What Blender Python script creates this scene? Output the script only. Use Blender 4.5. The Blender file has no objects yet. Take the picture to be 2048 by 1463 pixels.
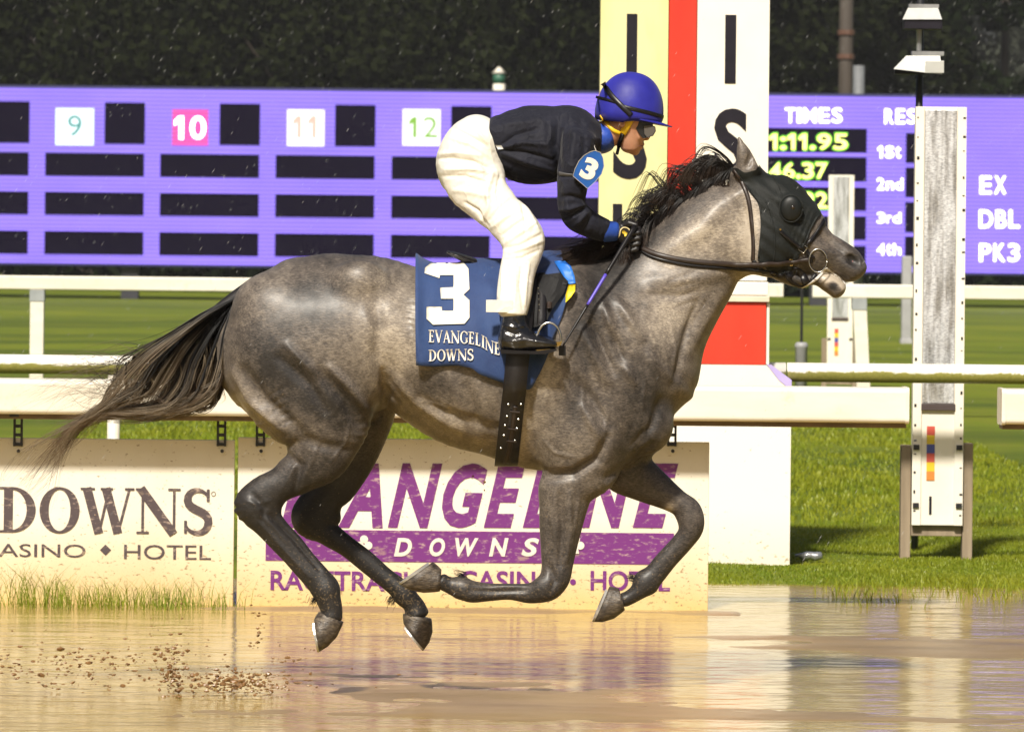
import bpy, bmesh, math, random
import numpy as np
from mathutils import Vector, Matrix
from mathutils.bvhtree import BVHTree
random.seed(7); RNG = np.random.default_rng(11)
scene = bpy.context.scene
COL = scene.collection

# ------------------------------------------------------------------ camera
FPX, D0, CAMH, YH, CX = 10260.0, 18.0, 1.614, 470.0, 1024.0     # focal length in photo pixels, subject distance, lens height
ROLL = math.radians(0.6)
CR, SR = math.cos(ROLL), math.sin(ROLL)
cam = bpy.data.cameras.new('camera'); cam_o = bpy.data.objects.new('camera', cam); COL.objects.link(cam_o)
cam.sensor_width = 36.0; cam.lens = FPX / 2048 * 36; cam.shift_y = -(731.5 - YH) / 2048
cam.clip_start = 0.5; cam.clip_end = 3000
cam.dof.use_dof = True; cam.dof.focus_distance = D0 - 0.1; cam.dof.aperture_fstop = 12.0
cam_o.matrix_world = Matrix(((CR, -SR, 0, 0), (0, 0, -1, -D0), (SR, CR, 0, CAMH), (0, 0, 0, 1)))
scene.camera = cam_o

def W(px, py, y=0.0):
    """photo pixel at world depth y -> world point"""
    d = (D0 + y) / FPX
    u = (px - CX) * d; v = -(py - YH) * d
    return Vector((u * CR - v * SR, y, CAMH + u * SR + v * CR))
def S(y=0.0): return (D0 + y) / FPX      # metres per photo pixel at depth y

# ------------------------------------------------------------------ light
SUN_EL, SUN_AZ = 46.0, -15.0
world = bpy.data.worlds.new('World'); scene.world = world; world.use_nodes = True
wn = world.node_tree.nodes; wl = world.node_tree.links
sky = wn.new('ShaderNodeTexSky'); sky.sky_type = 'NISHITA'; sky.sun_disc = False
sky.sun_elevation = math.radians(SUN_EL); sky.sun_rotation = math.radians(180 - SUN_AZ)
sky.air_density = 1.0; sky.dust_density = 6.0; sky.ozone_density = 1.0
wl.new(sky.outputs['Color'], wn['Background'].inputs['Color'])
wn['Background'].inputs['Strength'].default_value = 0.05
sun = bpy.data.lights.new('sun', 'SUN'); sun_o = bpy.data.objects.new('sun', sun); COL.objects.link(sun_o)
sun.energy = 5.0; sun.angle = math.radians(5.0); sun.color = (1.0, 0.935, 0.82)
_e, _a = math.radians(SUN_EL), math.radians(SUN_AZ)
sdir = Vector((-math.sin(_a) * math.cos(_e), math.cos(_a) * math.cos(_e), -math.sin(_e)))
sun_o.rotation_euler = sdir.to_track_quat('-Z', 'Y').to_euler(); sun_o.location = (-3, -20, 18)
scene.view_settings.view_transform = 'Standard'; scene.view_settings.look = 'None'
scene.view_settings.exposure = 0.27; scene.view_settings.gamma = 1.0; scene.view_settings.use_curve_mapping = False
scene.render.engine = 'CYCLES'
scene.cycles.use_denoising = True
scene.cycles.max_bounces = 6; scene.cycles.diffuse_bounces = 2; scene.cycles.glossy_bounces = 4
scene.cycles.transmission_bounces = 6; scene.cycles.transparent_max_bounces = 6; scene.cycles.volume_bounces = 0
scene.cycles.sample_clamp_indirect = 6.0; scene.cycles.caustics_reflective = False; scene.cycles.caustics_refractive = False

# ------------------------------------------------------------------ materials
def lin(r, g, b):
    f = lambda c: (c / 255 / 12.92) if c / 255 <= 0.04045 else ((c / 255 + 0.055) / 1.055) ** 2.4
    return (f(r), f(g), f(b))
def rgba(c): return (c[0], c[1], c[2], 1.0)
class NT:
    def __init__(s, name):
        s.m = bpy.data.materials.new(name); s.m.use_nodes = True
        s.n = s.m.node_tree.nodes; s.l = s.m.node_tree.links; s.b = s.n['Principled BSDF']
        s.tc = s.n.new('ShaderNodeTexCoord')
    def new(s, t, **k):
        x = s.n.new(t)
        for a, v in k.items(): setattr(x, a, v)
        return x
    def link(s, a, b): s.l.new(a, b)
    def coord(s, scale=(1, 1, 1), rot=(0, 0, 0), geo=False):
        mp = s.new('ShaderNodeMapping'); mp.inputs['Scale'].default_value = scale; mp.inputs['Rotation'].default_value = rot
        if geo: s.link(s.new('ShaderNodeNewGeometry').outputs['Position'], mp.inputs['Vector'])
        else: s.link(s.tc.outputs['Object'], mp.inputs['Vector'])
        return mp.outputs[0]
    def noise(s, scale, detail=4, rough=0.55, stretch=(1, 1, 1), rot=(0, 0, 0), geo=False):
        x = s.new('ShaderNodeTexNoise'); x.inputs['Scale'].default_value = scale; x.inputs['Detail'].default_value = detail
        x.inputs['Roughness'].default_value = rough
        s.link(s.coord(stretch, rot, geo), x.inputs['Vector']); return x.outputs['Fac']
    def ramp(s, fac, stops):
        r = s.new('ShaderNodeValToRGB'); e = r.color_ramp.elements
        while len(e) < len(stops): e.new(0.5)
        for q, (p, c) in zip(e, stops):
            q.position = p; q.color = rgba(c) if len(c) == 3 else c
        s.link(fac, r.inputs['Fac']); return r.outputs['Color']
    def mix(s, fac, a, b, mode='MIX'):
        x = s.new('ShaderNodeMix', data_type='RGBA', blend_type=mode)
        for sock, v in ((x.inputs[0], fac), (x.inputs[6], a), (x.inputs[7], b)):
            if hasattr(v, 'is_output'): s.link(v, sock)
            elif isinstance(v, (int, float)): sock.default_value = v
            else: sock.default_value = rgba(v)
        return x.outputs[2]
    def math(s, op, a, b=0.0, clamp=False):
        x = s.new('ShaderNodeMath', operation=op, use_clamp=clamp)
        for sock, v in ((x.inputs[0], a), (x.inputs[1], b)):
            if hasattr(v, 'is_output'): s.link(v, sock)
            else: sock.default_value = v
        return x.outputs[0]
    def bump(s, h, strength=0.3, dist=0.01, normal=None):
        x = s.new('ShaderNodeBump'); x.inputs['Strength'].default_value = strength; x.inputs['Distance'].default_value = dist
        s.link(h, x.inputs['Height'])
        if normal is not None: s.link(normal, x.inputs['Normal'])
        s.link(x.outputs[0], s.b.inputs['Normal']); return x.outputs[0]
    def set(s, **k):
        for a, v in k.items():
            sock = s.b.inputs[a.replace('_', ' ')]
            if hasattr(v, 'is_output'): s.link(v, sock)
            elif isinstance(v, tuple): sock.default_value = rgba(v) if len(v) == 3 else v
            else: sock.default_value = v
        return s
MATS = {}
def M(name, c1, c2=None, scale=6.0, rough=0.5, bump=0.0, bscale=60.0, bdist=0.004, metallic=0.0, spec=0.5, stretch=(1, 1, 1), coat=0.0, sheen=0.0):
    if name in MATS: return MATS[name]
    t = NT(name); c2 = c2 or tuple(x * 0.8 for x in c1)
    f = t.noise(scale, 5, 0.6, stretch)
    t.set(Base_Color=t.ramp(f, [(0.3, c2), (0.68, c1)]), Metallic=metallic)
    t.b.inputs['Specular IOR Level'].default_value = spec
    rr = t.new('ShaderNodeMapRange'); rr.inputs['To Min'].default_value = max(0.02, rough - 0.09); rr.inputs['To Max'].default_value = min(1, rough + 0.09)
    t.link(t.noise(scale * 2.3, 3, 0.6, stretch), rr.inputs['Value']); t.link(rr.outputs[0], t.b.inputs['Roughness'])
    if coat: t.set(Coat_Weight=coat, Coat_Roughness=0.08)
    if sheen: t.set(Sheen_Weight=sheen)
    if bump: t.bump(t.noise(bscale, 5, 0.6, stretch), bump, bdist)
    MATS[name] = t.m; return t.m

# ------------------------------------------------------------------ objects
WL = {}
def tag(o, label=None, cat=None, group=None, kind=None):
    if label: o['label'] = label
    if cat: o['category'] = cat
    if group: o['group'] = group
    if kind: o['kind'] = kind
    return o
def empty(name, loc, label, cat, group=None):
    o = bpy.data.objects.new(name, None); COL.objects.link(o); o.location = loc; o.empty_display_size = 0.1
    WL[o.name] = Vector(loc); return tag(o, label, cat, group)
def mobj(name, v, f, mat, parent=None, smooth=False, mats=None, fmi=None):
    """one mesh object from world-space vertices; the origin goes to the middle of its base"""
    v = np.asarray(v, dtype=np.float64).reshape(-1, 3)
    lo, hi = v.min(0), v.max(0); org = Vector(((lo[0] + hi[0]) / 2, (lo[1] + hi[1]) / 2, lo[2]))
    me = bpy.data.meshes.new(name); me.from_pydata((v - np.array(org)).tolist(), [], [list(map(int, q)) for q in f] if not isinstance(f, np.ndarray) else f.tolist())
    for m in (mats or [mat]): me.materials.append(m)
    if fmi is not None: me.polygons.foreach_set('material_index', np.asarray(fmi, dtype=np.int32))
    if smooth: me.polygons.foreach_set('use_smooth', np.ones(len(me.polygons), dtype=bool))
    me.update()
    o = bpy.data.objects.new(name, me); COL.objects.link(o)
    WL[o.name] = org
    if parent is not None:
        o.parent = parent; o.location = org - WL[parent.name]
    else: o.location = org
    return o
def copy_tree(o, parent=None):
    c = o.copy(); COL.objects.link(c); c.parent = parent; WL[c.name] = WL[o.name].copy()
    for ch in [x for x in bpy.data.objects if x.parent == o]: copy_tree(ch, c)
    return c
class MB:
    def __init__(s): s.v = []; s.f = []; s.mi = []
    def add(s, v, f, mi=0):
        b = len(s.v); s.v += [tuple(p) for p in v]; s.f += [[b + i for i in q] for q in f]; s.mi += [mi] * len(f); return s
    def box(s, a, b, bev=0.0, mi=0):
        x0, x1 = sorted((a[0], b[0])); y0, y1 = sorted((a[1], b[1])); z0, z1 = sorted((a[2], b[2]))
        if bev <= 0:
            v = [(x0, y0, z0), (x1, y0, z0), (x1, y1, z0), (x0, y1, z0), (x0, y0, z1), (x1, y0, z1), (x1, y1, z1), (x0, y1, z1)]
            return s.add(v, [[0, 3, 2, 1], [4, 5, 6, 7], [0, 1, 5, 4], [1, 2, 6, 5], [2, 3, 7, 6], [3, 0, 4, 7]], mi)
        bm = bmesh.new(); bmesh.ops.create_cube(bm, size=1)
        for q in bm.verts: q.co = Vector(((x0 + x1) / 2 + q.co.x * (x1 - x0), (y0 + y1) / 2 + q.co.y * (y1 - y0), (z0 + z1) / 2 + q.co.z * (z1 - z0)))
        bmesh.ops.bevel(bm, geom=bm.edges[:], offset=bev, segments=2, affect='EDGES', profile=0.6)
        bm.verts.index_update(); s.add([q.co[:] for q in bm.verts], [[w.index for w in q.verts] for q in bm.faces], mi); bm.free(); return s
    def tube(s, pts, r, n=8, caps=True, mi=0, rs=None, flat=None):
        pts = [Vector(p) for p in pts]; k = len(pts); rs = rs if rs is not None else [r] * k
        up = None; rings = []
        for i, p in enumerate(pts):
            t = (pts[min(i + 1, k - 1)] - pts[max(i - 1, 0)]).normalized()
            if up is None: up = Vector((0, 1, 0)) if abs(t.y) < 0.9 else Vector((1, 0, 0))
            a = t.cross(up).normalized(); up = a.cross(t).normalized()
            fl = flat or 1.0
            rings.append([p + (a * math.cos(q) + up * math.sin(q) * fl) * rs[i] for q in [2 * math.pi * j / n for j in range(n)]])
        v = [q for r_ in rings for q in r_]
        f = [[i * n + j, i * n + (j + 1) % n, (i + 1) * n + (j + 1) % n, (i + 1) * n + j] for i in range(k - 1) for j in range(n)]
        if caps: f += [list(range(n))[::-1], [(k - 1) * n + j for j in range(n)]]
        return s.add(v, f, mi)
    def lathe(s, prof, c, axis='z', n=16, mi=0):
        v = []; f = []
        for (r, h) in prof:
            for j in range(n):
                q = 2 * math.pi * j / n; a, b = r * math.cos(q), r * math.sin(q)
                v.append({'z': (c[0] + a, c[1] + b, c[2] + h), 'y': (c[0] + a, c[1] + h, c[2] + b), 'x': (c[0] + h, c[1] + a, c[2] + b)}[axis])
        k = len(prof)
        f = [[i * n + j, i * n + (j + 1) % n, (i + 1) * n + (j + 1) % n, (i + 1) * n + j] for i in range(k - 1) for j in range(n)]
        f += [list(range(n))[::-1], [(k - 1) * n + j for j in range(n)]]
        return s.add(v, f, mi)
    def prism(s, poly, d, mi=0):
        """poly: world points (front outline); d: vector to the back outline"""
        n = len(poly); d = Vector(d); v = [Vector(p) for p in poly] + [Vector(p) + d for p in poly]
        return s.add(v, [list(range(n)), list(range(2 * n - 1, n - 1, -1))] + [[i, i + n, (i + 1) % n + n, (i + 1) % n] for i in range(n)], mi)
    def build(s, name, mat, parent=None, smooth=False, mats=None):
        return mobj(name, s.v, s.f, mat, parent, smooth, mats, s.mi if mats else None)

# ------------------------------------------------------------------ lettering
def text_mesh(t, bold=0.0, shear=0.0):
    c = bpy.data.curves.new('lettering', 'FONT'); c.body = t; c.offset = bold; c.shear = shear; c.resolution_u = 4
    o = bpy.data.objects.new('lettering', c); COL.objects.link(o); bpy.context.view_layer.update()
    me = o.evaluated_get(bpy.context.evaluated_depsgraph_get()).to_mesh()
    v = np.array([q.co[:2] for q in me.vertices]); f = [list(q.vertices) for q in me.polygons]
    o.evaluated_get(bpy.context.evaluated_depsgraph_get()).to_mesh_clear()
    bpy.data.objects.remove(o); bpy.data.curves.remove(c)
    v -= v.min(0); v /= v.max(0); return v, f
def lettering(t, x0, x1, y0, y1, y, mat, parent, bold=0.02, shear=0.0, name='lettering', gl=None):
    """raised flat letters whose outline box is the photo rectangle x0..x1, y0..y1 at depth y"""
    v, f = gl if gl else text_mesh(t, bold, shear)
    a = W((x0 + x1) / 2, (y0 + y1) / 2, y); w = (x1 - x0) * S(y); h = (y1 - y0) * S(y)
    vv = np.zeros((len(v), 3)); vv[:, 0] = a.x + (v[:, 0] - 0.5) * w; vv[:, 2] = a.z + (v[:, 1] - 0.5) * h
    vv[:, 1] = y - (v[:, 2] if v.shape[1] > 2 else 0)
    return mobj(name, vv, f, mat, parent)
ONE = (np.array([(0, .80), (.40, 1), (.80, 1), (.80, 0), (.42, 0), (.42, .70), (0, .58)]), [[0, 1, 5, 6], [1, 2, 3, 4, 5]])
def led_text(t, x0, x1, y0, y1, y, mat, parent, bold=0.012, grow=0.0):
    """characters set one by one: each is its own part"""
    adv = {'1': 0.62, ':': 0.36, '.': 0.34, 'I': 0.36, 't': 0.55, 'r': 0.5}; ws = [adv.get(c, 1.15 if c in 'MD' else 0.9) for c in t]; k = (x1 - x0) / (sum(ws)); x = x0
    for c, w in zip(t, ws):
        a, b = x + 0.10 * k * w, x + 0.90 * k * w; x += k * w; h = y1 - y0
        if c == '.': lettering(c, a - grow, b + grow, y1 - 0.24 * h - grow, y1 + grow, y, mat, parent, bold)
        elif c == ':':
            for q in (0.20, 0.76): lettering('.', a - grow, b + grow, y0 + q * h - grow, y0 + (q + 0.24) * h + grow, y, mat, parent, bold)
        elif c == '1': lettering(c, a - grow, b + grow, y0 - grow, y1 + grow, y, mat, parent, gl=ONE)
        else: lettering(c, a - grow, b + grow, (y0 if c not in 'nr' else y0 + 0.28 * h) - grow, y1 + grow, y, mat, parent, bold)
def _strip(p, w):
    p = [Vector(q) for q in p]; k = len(p); L = []; R = []
    for i in range(k):
        t = (p[min(i + 1, k - 1)] - p[max(i - 1, 0)]).normalized(); n = Vector((-t.y, t.x)); ww = w[i] if isinstance(w, (list, tuple)) else w
        L.append(p[i] + n * ww / 2); R.append(p[i] - n * ww / 2)
    return L + R, [[i, i + 1, k + i + 1, k + i] for i in range(k - 1)]
def _ring(cx, cy, ro, so, ri, si, a0, a1, n=22):
    A = [math.radians(a0 + (a1 - a0) * i / n) for i in range(n + 1)]
    return ([Vector((cx + ro * math.cos(a), cy + so * math.sin(a))) for a in A] + [Vector((cx + ri * math.cos(a), cy + si * math.sin(a))) for a in A],
            [[i, i + 1, n + 2 + i, n + 1 + i] for i in range(n)])
def _bez(p0, p1, p2, p3, n=8):
    return [tuple((1 - t) ** 3 * np.array(p0) + 3 * t * (1 - t) ** 2 * np.array(p1) + 3 * t * t * (1 - t) * np.array(p2) + t ** 3 * np.array(p3)) for t in [i / n for i in range(n + 1)]]
def serif_glyph(ch, T=0.17, t=0.06):
    R = lambda x0, x1, y0, y1: ([Vector((x0, y0)), Vector((x1, y0)), Vector((x1, y1)), Vector((x0, y1))], [[0, 1, 2, 3]])
    sf = lambda xc, w, y: R(xc - w / 2, xc + w / 2, y, y + 0.05)
    D = {}
    if ch == 'D': return [R(.1, .1 + T, 0, 1), sf(.14, .28, 0), sf(.14, .28, .95), _ring(.27, .5, .5, .5, .5 - T, .44, -90, 90)], .8
    if ch == 'O': return [_ring(.42, .5, .42, .51, .42 - T, .455, 0, 360, 36)], .84
    if ch == 'W': return [_strip([(.1, 1), (.36, 0)], T), _strip([(.36, 0), (.56, .95)], t), _strip([(.5, 1), (.76, 0)], T), _strip([(.76, 0), (1.0, 1)], t), sf(.12, .3, .95), sf(.52, .26, .95), sf(1.0, .2, .95)], 1.1
    if ch == 'N': return [R(.1, .1 + t, 0, 1), _strip([(.08, 1), (.78, 0)], T), R(.76, .76 + t, 0, 1), sf(.13, .26, 0), sf(.08, .2, .95), sf(.79, .26, .95)], .92
    if ch == 'S':
        p = _bez((.52, .84), (.42, 1.04), (.08, 1.0), (.1, .74)) + _bez((.1, .74), (.12, .5), (.56, .54), (.54, .26))[1:] + _bez((.54, .26), (.52, -.04), (.14, -.04), (.06, .2))[1:]
        n = len(p); return [_strip(p, [t + (T - t) * math.sin(math.pi * i / (n - 1)) ** 1.2 for i in range(n)]), R(.5, .56, .72, .99), R(.03, .09, .02, .3)], .62
    if ch == 'E': return [R(.1, .1 + T, 0, 1), R(0, .58, 0, t), R(0, .56, 1 - t, 1), R(.2, .46, .48, .48 + t), R(.52, .58, 0, .24), R(.5, .56, .78, 1), R(.42, .47, .4, .64)], .64
    if ch == 'V': return [_strip([(.1, 1), (.42, 0)], T), _strip([(.42, 0), (.72, 1)], t), sf(.1, .28, .95), sf(.72, .22, .95)], .8
    if ch == 'A': return [_strip([(.12, 0), (.4, 1)], t), _strip([(.38, 1), (.7, 0)], T), R(.22, .58, .3, .36), sf(.12, .22, 0), sf(.7, .28, 0)], .82
    if ch == 'G': return [_ring(.45, .5, .45, .51, .45 - T, .455, 48, 330, 26), R(.62, .62 + T, .1, .44), sf(.7, .28, .42), R(.72, .78, .7, .98)], .86
    if ch == 'L': return [R(.1, .1 + T, 0, 1), sf(.18, .34, .95), R(0, .56, 0, t), R(.5, .56, 0, .28)], .62
    if ch == 'I': return [R(.1, .1 + T, 0, 1), sf(.18, .34, 0), sf(.18, .34, .95)], .36
    return [], .4
def serif_text(t, T=0.17, th=0.06, gap=0.06, step=0.0002):
    v = []; f = []; x = 0; k = 0
    for ch in t:
        parts, w = serif_glyph(ch, T, th)
        for pv, pf in parts:
            b = len(v); v += [(q.x + x, q.y, step * (k % 7)) for q in pv]; f += [[b + i for i in q] for q in pf]; k += 1
        x += w + gap
    v = np.array(v); v[:, :2] -= v[:, :2].min(0); v[:, :2] /= v[:, :2].max(0); return v, f

# =================================================================== THE SETTING
def vnoise(x, y, seed=0):
    """smooth value noise, vectorised"""
    r = np.random.default_rng(seed).random((64, 64)); xi = np.floor(x).astype(int); yi = np.floor(y).astype(int); fx = x - xi; fy = y - yi
    fx = fx * fx * (3 - 2 * fx); fy = fy * fy * (3 - 2 * fy); g = lambda a, b: r[a % 64, b % 64]
    return (g(xi, yi) * (1 - fx) + g(xi + 1, yi) * fx) * (1 - fy) + (g(xi, yi + 1) * (1 - fx) + g(xi + 1, yi + 1) * fx) * fy
def grid(xs, ys, zf):
    X, Y = np.meshgrid(xs, ys); Z = zf(X, Y); n, m = len(xs), len(ys)
    v = np.stack([X, Y, Z], -1).reshape(-1, 3); i = np.arange((m - 1) * n).reshape(m - 1, n)[:, :-1].ravel()
    return v, np.stack([i, i + 1, i + n + 1, i + n], -1)

BY = 4.2            # depth of the boards
# --- mud track, with low ridges that come through the water
t = NT('wet_mud')
n1 = t.noise(3.0, 6, 0.6, (0.5, 1.6, 1)); n2 = t.noise(40, 5, 0.65)
t.set(Base_Color=t.ramp(n1, [(0.3, (0.19, 0.12, 0.05)), (0.7, (0.32, 0.215, 0.10))]), Roughness=0.3, Specular_IOR_Level=0.5)
t.bump(n2, 0.35, 0.006)
def mud_z(X, Y):
    z = (vnoise(X * 0.55 + 3, Y * 1.5, 3) - 0.5) * 0.040 + (vnoise(X * 1.9, Y * 4.0, 4) - 0.5) * 0.018 + (vnoise(X * 9, Y * 14, 5) - 0.5) * 0.006
    z = z - 0.007 + np.exp(-((Y - 4.02) / 0.16) ** 2) * 0.026 * (vnoise(X * 1.2, Y * 0 + 2, 8)) * (X < 1.0)
    far = np.clip((np.abs(X) - 5) / 10, 0, 1)
    return z * (1 - far) - 0.03 * far - 0.006
xs = np.concatenate([[-140, -60, -30, -14], np.linspace(-6, 6, 300), [14, 30, 60, 140]]); ys = np.concatenate([[-90, -40, -18, -8], np.linspace(-3, 4.6, 180), [6.8]])
v, f = grid(xs, ys, mud_z); tag(mobj('track', v, f, t.m, smooth=True), kind='structure')
# --- standing water on the track
t = NT('muddy_water')
geo = dict(geo=True)
n1 = t.noise(1.6, 4, 0.6, (0.5, 1.5, 1), geo=True); r1 = t.noise(5.0, 2, 0.45, (0.45, 1.35, 1), geo=True); r2 = t.noise(14, 2, 0.5, (0.4, 1.1, 1), geo=True)
hgt = t.math('ADD', t.math('MULTIPLY', r1, 0.72), t.math('MULTIPLY', r2, 0.28))
t.set(Base_Color=t.ramp(n1, [(0.3, (0.25, 0.165, 0.046)), (0.7, (0.43, 0.315, 0.098))]), Roughness=0.13, IOR=1.33, Specular_IOR_Level=0.5)
t.bump(hgt, 0.42, 0.03)
v, f = grid(np.array([-140, -20, -6, 0, 6, 20, 140.0]), np.array([-90, -20, -4, 0, 3, 6.7]), lambda X, Y: X * 0 + 0.0)
tag(mobj('puddle_water', v, f, t.m), kind='structure')
# --- turf
t = NT('turf')
a = t.noise(0.5, 5, 0.6, (1, 0.35, 1)); b = t.noise(9, 6, 0.7, (1, 0.3, 1)); c = t.noise(90, 4, 0.7)
col = t.mix(t.ramp(a, [(0.35, (0, 0, 0)), (0.7, (1, 1, 1))]), (0.10, 0.155, 0.006), (0.165, 0.20, 0.009))
col = t.mix(t.ramp(b, [(0.35, (0, 0, 0)), (0.75, (1, 1, 1))]), col, (0.165, 0.175, 0.020))
lg = t.noise(0.16, 3, 0.6, (0.35, 2.2, 1)); col = t.mix(t.ramp(lg, [(0.42, (0, 0, 0)), (0.62, (.7, .7, .7))]), col, (0.052, 0.080, 0.010))
t.set(Base_Color=col, Roughness=0.75, Specular_IOR_Level=0.2); t.bump(t.math('ADD', b, c), 0.5, 0.02)
def turf_z(X, Y):
    near = np.clip((Y - 5.15) / 1.0, 0, 1); return -0.05 + 0.075 * near + (vnoise(X * 1.5, Y * 1.5, 21) - 0.5) * 0.04 * near
xs = np.concatenate([[-900, -300, -100, -40, -15], np.linspace(-7, 7, 90), [15, 40, 100, 300, 900]]); ys = np.concatenate([np.linspace(4.7, 12, 54), [16, 24, 40, 70, 120, 250, 600, 1500]])
v, f = grid(xs, ys, turf_z); tag(mobj('turf', v, f, t.m, smooth=True), kind='structure')
# --- grass blades
def blades(name, n, xr, yr, hr, wr, seed, mat, dens=None, zf=turf_z, lean=0.35):
    r = np.random.default_rng(seed); x = r.uniform(*xr, n); y = r.uniform(*yr, n)
    if dens is not None:
        k = r.random(n) < dens(x, y); x, y = x[k], y[k]; n = len(x)
    z = zf(x, y); h = r.uniform(*hr, n) * (0.6 + 0.8 * vnoise(x * 2.3, y * 2.3, seed + 1)); w = r.uniform(*wr, n); a = r.uniform(0, 2 * np.pi, n); b = r.uniform(0, 2 * np.pi, n)
    l = r.uniform(0.1, 1, n) * lean * h; ox, oy = np.cos(a) * w / 2, np.sin(a) * w / 2; lx, ly = np.cos(b) * l, np.sin(b) * l
    P = lambda k, s: np.stack([x + lx * k ** 2 + ox * s, y + ly * k ** 2 + oy * s, z + h * k * (1 - 0.12 * k) - 0.01], -1)
    v = np.stack([P(0, -1), P(0, 1), P(0.55, 0.8), P(0.55, -0.8), P(1, 0)], 1).reshape(-1, 3); i = np.arange(n)[:, None] * 5
    f = (i + np.array([0, 1, 2, 3])).tolist() + (i + np.array([3, 2, 4])).tolist()
    return mobj(name, v, f, mat)
t = NT('grass_blade'); o1 = t.noise(1.2, 3, 0.6, geo=True); o2 = t.noise(60, 2, 0.5, geo=True)
col = t.mix(t.ramp(o1, [(0.35, (0, 0, 0)), (0.68, (1, 1, 1))]), (0.105, 0.160, 0.005), (0.20, 0.215, 0.007))
t.set(Base_Color=t.mix(t.ramp(o2, [(0.4, (0, 0, 0)), (0.7, (1, 1, 1))]), col, (0.21, 0.23, 0.02)), Roughness=0.5, Specular_IOR_Level=0.3)
t.set(Transmission_Weight=0.0); GRASS = t.m
tag(blades('grass', 110000, (0.8, 3.3), (5.2, 10.5), (0.012, 0.034), (0.004, 0.009), 31, GRASS, lambda x, y: np.clip((y - 5.2 - 0.5 * vnoise(x * 2.2, x * 0, 6)) / 0.4, 0.02, 1) * np.clip(1.4 - (y - 6) / 4, 0.3, 1)),
    'short wet green grass growing behind the rail at the water edge', 'grass', kind='stuff')
tag(blades('shore_grass', 2600, (0.85, 3.3), (4.35, 5.9), (0.04, 0.11), (0.004, 0.008), 33, GRASS, lambda x, y: np.clip((vnoise(x * 3.1, y * 1.3, 5) - 0.42) * 3, 0, 1) * np.clip((y - 4.3) / 1.1 + 0.12 * (x < 1.9), 0, 1), lambda x, y: x * 0 - 0.02, 0.6),
    'thin grass blades standing in the water by the puddle edge', 'grass', kind='stuff')
tag(blades('lawn_grass', 60000, (-3.4, 3.6), (10.5, 27), (0.025, 0.06), (0.010, 0.018), 37, GRASS), 'mown lawn grass between the rails', 'grass', kind='stuff')

# --- sign boards along the rail
t = NT('painted_board')
n0 = t.noise(2.2, 5, 0.6, (1, 1, 0.4)); sp = t.noise(75, 3, 0.7, (0.55, 1, 1)); sp2 = t.noise(26, 4, 0.7, (0.5, 1, 1.1)); gx = t.new('ShaderNodeSeparateXYZ'); t.link(t.tc.outputs['Object'], gx.inputs[0])
low = t.math('SUBTRACT', 1.0, t.math('MULTIPLY', gx.outputs[2], 2.3), True)
stain = t.math('MULTIPLY', low, t.math('ADD', t.math('MULTIPLY', n0, 1.5), 0.42), True)
col = t.mix(stain, (0.80, 0.76, 0.66), (0.66, 0.47, 0.19))
col = t.mix(t.ramp(n0, [(0.45, (0, 0, 0)), (0.8, (.5, .5, .5))]), col, (0.62, 0.56, 0.42))
thr = t.math('ADD', t.math('MULTIPLY', low, 0.075), sp)
col = t.mix(t.ramp(thr, [(0.635, (0, 0, 0)), (0.70, (.85, .85, .85))]), col, (0.25, 0.165, 0.08))
col = t.mix(t.ramp(sp2, [(0.67, (0, 0, 0)), (0.73, (.6, .6, .6))]), col, (0.34, 0.23, 0.12))
t.set(Base_Color=col, Roughness=0.5); t.bump(sp, 0.08, 0.003); BOARD = t.m
def print_mat(name, c):
    t = NT(name); n = t.noise(60, 4, 0.7, (0.35, 1, 1)); n2 = t.noise(14, 4, 0.7, (0.5, 1, 1))
    col = t.mix(t.ramp(n, [(0.55, (0, 0, 0)), (0.66, (.6, .6, .6))]), c, (0.55, 0.42, 0.34)); col = t.mix(t.ramp(n2, [(0.60, (0, 0, 0)), (0.70, (.5, .5, .5))]), col, (0.45, 0.33, 0.22))
    t.set(Base_Color=col, Roughness=0.5); return t.m
PURP = print_mat('purple_print', (0.155, 0.022, 0.18)); GREY = print_mat('dark_grey_print', (0.075, 0.055, 0.06)); WHITE_PRINT = M('white_print', (0.8, 0.76, 0.7), (0.62, 0.55, 0.46), 30)
BT = BY - 0.003     # depth of print on the boards
def board(x0, x1, top, bot, label):
    a, b = W(x0, bot, BY), W(x1, top, BY); r = empty('sign_board', ((a.x + b.x) / 2, BY, a.z), label, 'sign', 'sign boards under the rail')
    MB().box((a.x, BY, a.z - 0.03), (b.x, BY + 0.03, b.z), 0.003).build('panel', BOARD, r); return r
L = board(-560, 469.5, 880, 1209, 'cream sign board with black serif lettering, casino and hotel line below')
lettering('DOWNS', -2, 425, 970, 1071, BT, GREY, L, gl=serif_text('DOWNS', 0.19, 0.055, 0.05))
lettering('CASINO', -42, 171, 1087, 1113, BT, GREY, L, bold=0.0); lettering('HOTEL', 248, 422, 1089, 1118, BT, GREY, L, bold=0.0)
MB().prism([W(200, 1099, BT), W(211, 1088, BT), W(222, 1099, BT), W(211, 1110, BT)][::-1], (0, 0.002, 0)).build('diamond', GREY, L)
MB().tube([W(427 + 4 * math.cos(q), 987 + 4.5 * math.sin(q), BT) for q in np.linspace(0, 6.28, 13)], 0.0012, 4).build('mark', GREY, L)
Rb = board(473, 1419, 884, 1216, 'cream sign board with large purple italic lettering and purple band')
for ch, x0, x1 in (('E', 562, 645), ('V', 628, 705), ('A', 676, 766), ('N', 776, 884), ('G', 884, 974), ('E', 968, 1050), ('L', 1046, 1112), ('I', 1112, 1156), ('N', 1160, 1266), ('E', 1266, 1356)):
    lettering(ch, x0, x1, 926, 1055, BT, PURP, Rb, bold=0.04, shear=0.34)
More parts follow.
